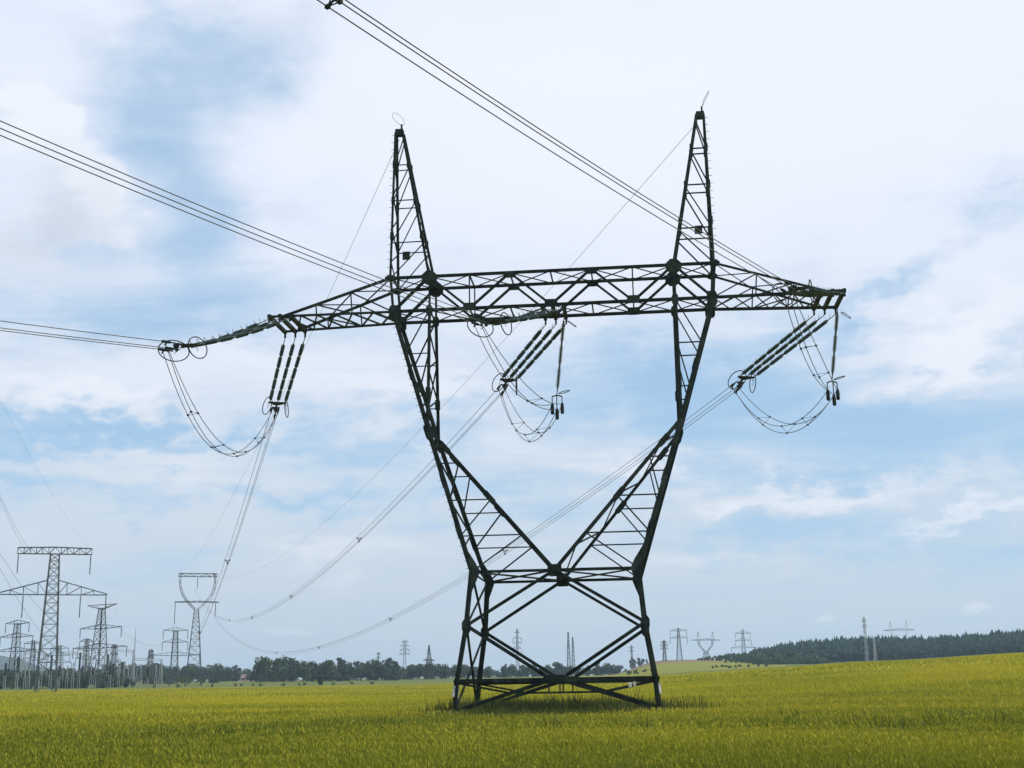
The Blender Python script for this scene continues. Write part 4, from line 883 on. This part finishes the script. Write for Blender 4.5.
row([(640, 657.5, 'tall'), (643, 658.5, 'round'), (634, 658.5, 'round'), (648, 658.5, 'tall'), (633.5, 657.5, 'tall')], 1180, 'on the skyline by the right leg', 'trees on the skyline', (0,), 1.)

row([(3+8.2*i+RNG.uniform(-2, 2), 673+RNG.uniform(-3, 4), 'bush') for i in range(16)], 500, 'in the dark hedge inside the substation yard', 'dark hedge in the substation yard', (0, 0, 1), .95, 12)
for i, (px, D, h) in enumerate(((4, 480, 9), (28, 478, 8), (40, 476, 9.5), (58, 482, 8), (72, 480, 9), (94, 478, 8.5), (109, 482, 9), (118, 485, 8), (140, 490, 8.5), (147, 492, 7), (155, 490, 8))):
    apparatus(px, D, h, i % 3 == 0, f'substation insulator column in the front line, {ORD[i]} from left')
row([(258+7.2*i+RNG.uniform(-2, 2), 664+RNG.uniform(-1.5, 3), 'bush') for i in range(20)], 775, 'in the undergrowth behind the clump left of the tower', 'undergrowth behind the clump', (0, 1, 0), 1.0, 12)
row([(404+7.4*i+RNG.uniform(-2, 2), 667+RNG.uniform(-1.5, 2), 'bush') for i in range(13)], 870, 'in the undergrowth behind the left tower legs', 'undergrowth behind the left legs', (0, 1, 0), 1.0, 12)
row([(500+7.3*i+RNG.uniform(-2, 2), 667+RNG.uniform(-1.5, 2), 'bush') for i in range(18)], 880, 'in the undergrowth seen through the tower base', 'undergrowth behind the tower base', (0, 1, 0), 1.0, 12)
row([(102+7.8*i+RNG.uniform(-2, 2), 669+RNG.uniform(-1.5, 2), 'bush') for i in range(19)], 930, 'in the undergrowth of the far row', 'undergrowth of the far row', (0, 1, 0), 1.1, 12)
# dark spruce wood on the right: far off, reads as one mass
def wood(name, label, rows, mm, cone=True):
    vs = []
    for x0, x1, D, tops, step in rows:
        px = x0
        while px < x1:
            D_ = D+RNG.uniform(-12, 12); yt = np.interp(px, *tops)+RNG.uniform(-.7, 2.2)+.8*math.sin(px*.23)+.6*math.sin(px*.71+D)
            b = spot(px, D_); h = max(at(px, yt, D_).z-b.z, 2.); n = 80
            if cone:
                t = RNG.uniform(0.02, 1, n)**.8; a = RNG.uniform(0, 2*PI, n); w = h*RNG.uniform(.30, .44)*(1-t)**RNG.uniform(.55, .8)+.3; rr = w*RNG.uniform(.55, 1.15, n)
                p = np.stack([b.x+np.cos(a)*rr*.6, b.y+np.sin(a)*rr*.6, b.z+h*t], -1)
                o = np.stack([np.cos(a)*rr*.6, np.sin(a)*rr*.6, -h*.07*np.ones(n)], -1); sd = np.stack([-np.sin(a), np.cos(a), np.zeros(n)], -1)*(w*.75+.3)[:, None]; up = np.stack([np.zeros(n), np.zeros(n), np.full(n, h*.06)], -1)
                vs.append(np.stack([p-sd-up, p+o, p+sd-up, p-o*.5+up], 1).reshape(-1, 3))
            else:
                c = [(b.x+RNG.uniform(-.3, .3)*h, b.y+RNG.uniform(-.3, .3)*h, b.z+h*RNG.uniform(.35, .75)) for _ in range(4)]
                vs.append(leaf_cloud(c, np.full(4, h*.34), 190, h*.1))
            px += step*RNG.uniform(.6, 1.5)
    o = link(name, quads(name, np.concatenate(vs)), mm); tag(o, label, 'wood', kind='stuff')
T1 = ([745, 770, 800, 850, 880, 930, 990, 1024, 1100], [652, 646, 641.5, 637.5, 636, 637, 633, 630, 626])
wood('spruce_wood', 'dark spruce wood along the skyline on the right', [(752, 1075, 930, T1, 1.7), (758, 1075, 900, (T1[0], [y+2.5 for y in T1[1]]), 2.), (775, 1075, 860, (T1[0], [y+7 for y in T1[1]]), 2.8), (830, 1075, 800, (T1[0], [y+11 for y in T1[1]]), 3)], NEEDLE)
T2 = ([700, 716, 740, 790, 830, 850], [658, 654, 652, 651.5, 654.5, 658])
wood('young_wood', 'lighter bushy wood at the foot of the dark spruces', [(703, 832, 790, T2, 3.), (700, 836, 750, (T2[0], [y+3.5 for y in T2[1]]), 3.2), (728, 830, 700, (T2[0], [y+6.5 for y in T2[1]]), 3.4), (755, 822, 640, (T2[0], [y+9.5 for y in T2[1]]), 3.6)], leafmat('leaf_young', [(.016, .040, .020), (.036, .076, .034), (.06, .105, .045)], .7, .08, .2), False)
# far wooded ridge at the left edge
def ridge():
    xs = np.linspace(-160, 110, 60); D = 2600; top = []
    v = []; f = []
    yt = np.interp(xs, [-160, -20, 0, 12, 24, 40, 70, 110], [654, 655, 656, 657.5, 661, 667, 674, 682])+RNG.uniform(-.3, .3, 60)
    for i, x in enumerate(xs):
        for k, (dd, q) in enumerate(((0, 0), (200, .55), (450, .9), (650, 1.), (1100, .6))):
            b = at(x, 690, D+dd); z0 = gz(b.x, b.y)-3; zt = at(x, yt[i], D+650).z; v.append((b.x, b.y, z0+(max(zt-z0, 0))*q))
    for i in range(59):
        for k in range(4): f += [i*5+k, (i+1)*5+k, (i+1)*5+k+1, i*5+k+1]
    o = link('hills', attr_mesh('hills', v, f, 4), mat('far_woodland', (.012, .026, .014), .9, 0, (.02, (.025, .045, .02)))); tag(o, 'wooded ridge far behind the substation', kind='structure')
ridge()

# ------------------------------------------------------------------ houses among the trees
PLASTER = [mat('white_plaster', (.62, .60, .55), .8, 0, (.8, (.5, .48, .43))), mat('pink_plaster', (.46, .34, .28), .8, 0, (.8, (.38, .28, .22)))]; TILE = [mat('red_tile', (.15, .10, .08), .8, 0, (1.5, (.11, .078, .065))), mat('grey_slate', (.13, .13, .14), .8, 0, (1.5, (.09, .09, .1)))]
PANE = mat('window_glass', (.03, .035, .04), .1); 
def house(px, D, w, d, h, rh, rz, wm, rm, label):
    b = spot(px, D); r = empty('house', b, rz); tag(r, label, 'house', 'houses among the trees')
    P(r, 'wall', lambda bm: (prism(bm, [V3((-w/2, -d/2, -1)), V3((w/2, -d/2, -1)), V3((w/2, d/2, -1)), V3((-w/2, d/2, -1))], V3((0, 0, h+1))), [prism(bm, [V3((s*(w/2-.01)-.1*s, -d/2, h+.003)), V3((s*(w/2-.01)-.1*s, d/2, h+.003)), V3((s*(w/2-.01)-.1*s, 0, h+rh-.1))], V3((.1*s, 0, 0))) for s in (-1, 1)]), PLASTER[wm])
    def rf(bm):
        for s in (-1, 1): prism(bm, [V3((-w/2-.4, s*(d/2+.5), h-.25)), V3((w/2+.4, s*(d/2+.5), h-.25)), V3((w/2+.4, 0, h+rh)), V3((-w/2-.4, 0, h+rh))], V3((0, 0, .22)))
    ro = P(r, 'roof', rf, TILE[rm]); P(ro, 'chimney', lambda bm: bar(bm, (w*.2, .9, h+rh*.5), (w*.2, .9, h+rh+1.1), .7), TILE[0])
    for k in range(3):
        x = -w*.33+k*w*.33
        for z in ((1.5, 4.3) if h > 5 else (1.5,)):
            fr = P(r, 'window', lambda bm: bar(bm, (x-.6, -d/2-.02, z), (x+.6, -d/2-.02, z), .08, 1.4), PLASTER[0]); P(fr, 'pane', lambda bm: bar(bm, (x-.5, -d/2-.07, z), (x+.5, -d/2-.07, z), .04, 1.2), PANE)
    P(r, 'door', lambda bm: bar(bm, (w*.17, -d/2-.03, 0), (w*.17, -d/2-.03, 2.1), 1., .07), TILE[1])
house(243, 890, 8, 7, 2.2, 2.2, .3, 1, 0, 'low red-roofed house left of the dark tree clump'); house(251, 905, 8, 7, 2.3, 2.2, -.2, 1, 0, 'pinkish house with red roof touching the dark tree clump'); house(326, 800, 6, 6, 4.4, 3.4, 1.45, 0, 1, 'white gabled house half hidden by trees of the dark clump')

# ------------------------------------------------------------------ air
HAZE_DENS = .00017
bm = bmesh.new(); bmesh.ops.create_cube(bm, size=2); me = bpy.data.meshes.new('haze'); bm.to_mesh(me); bm.free()
hz_o = link('haze', me); hz_o.location = (0, 0, 60); hz_o.scale = (4450, 4450, 70); tag(hz_o, 'thin pale summer haze over the fields', 'haze', kind='stuff')
hm = bpy.data.materials.new('haze'); hm.use_nodes = True; nt = hm.node_tree; nt.nodes.clear(); vo = nt.nodes.new('ShaderNodeVolumePrincipled'); oo = nt.nodes.new('ShaderNodeOutputMaterial')
vo.inputs['Color'].default_value = (.62, .82, 1, 1); vo.inputs['Density'].default_value = HAZE_DENS; vo.inputs['Anisotropy'].default_value = .3
nt.links.new(vo.outputs[0], oo.inputs['Volume']); me.materials.append(hm)
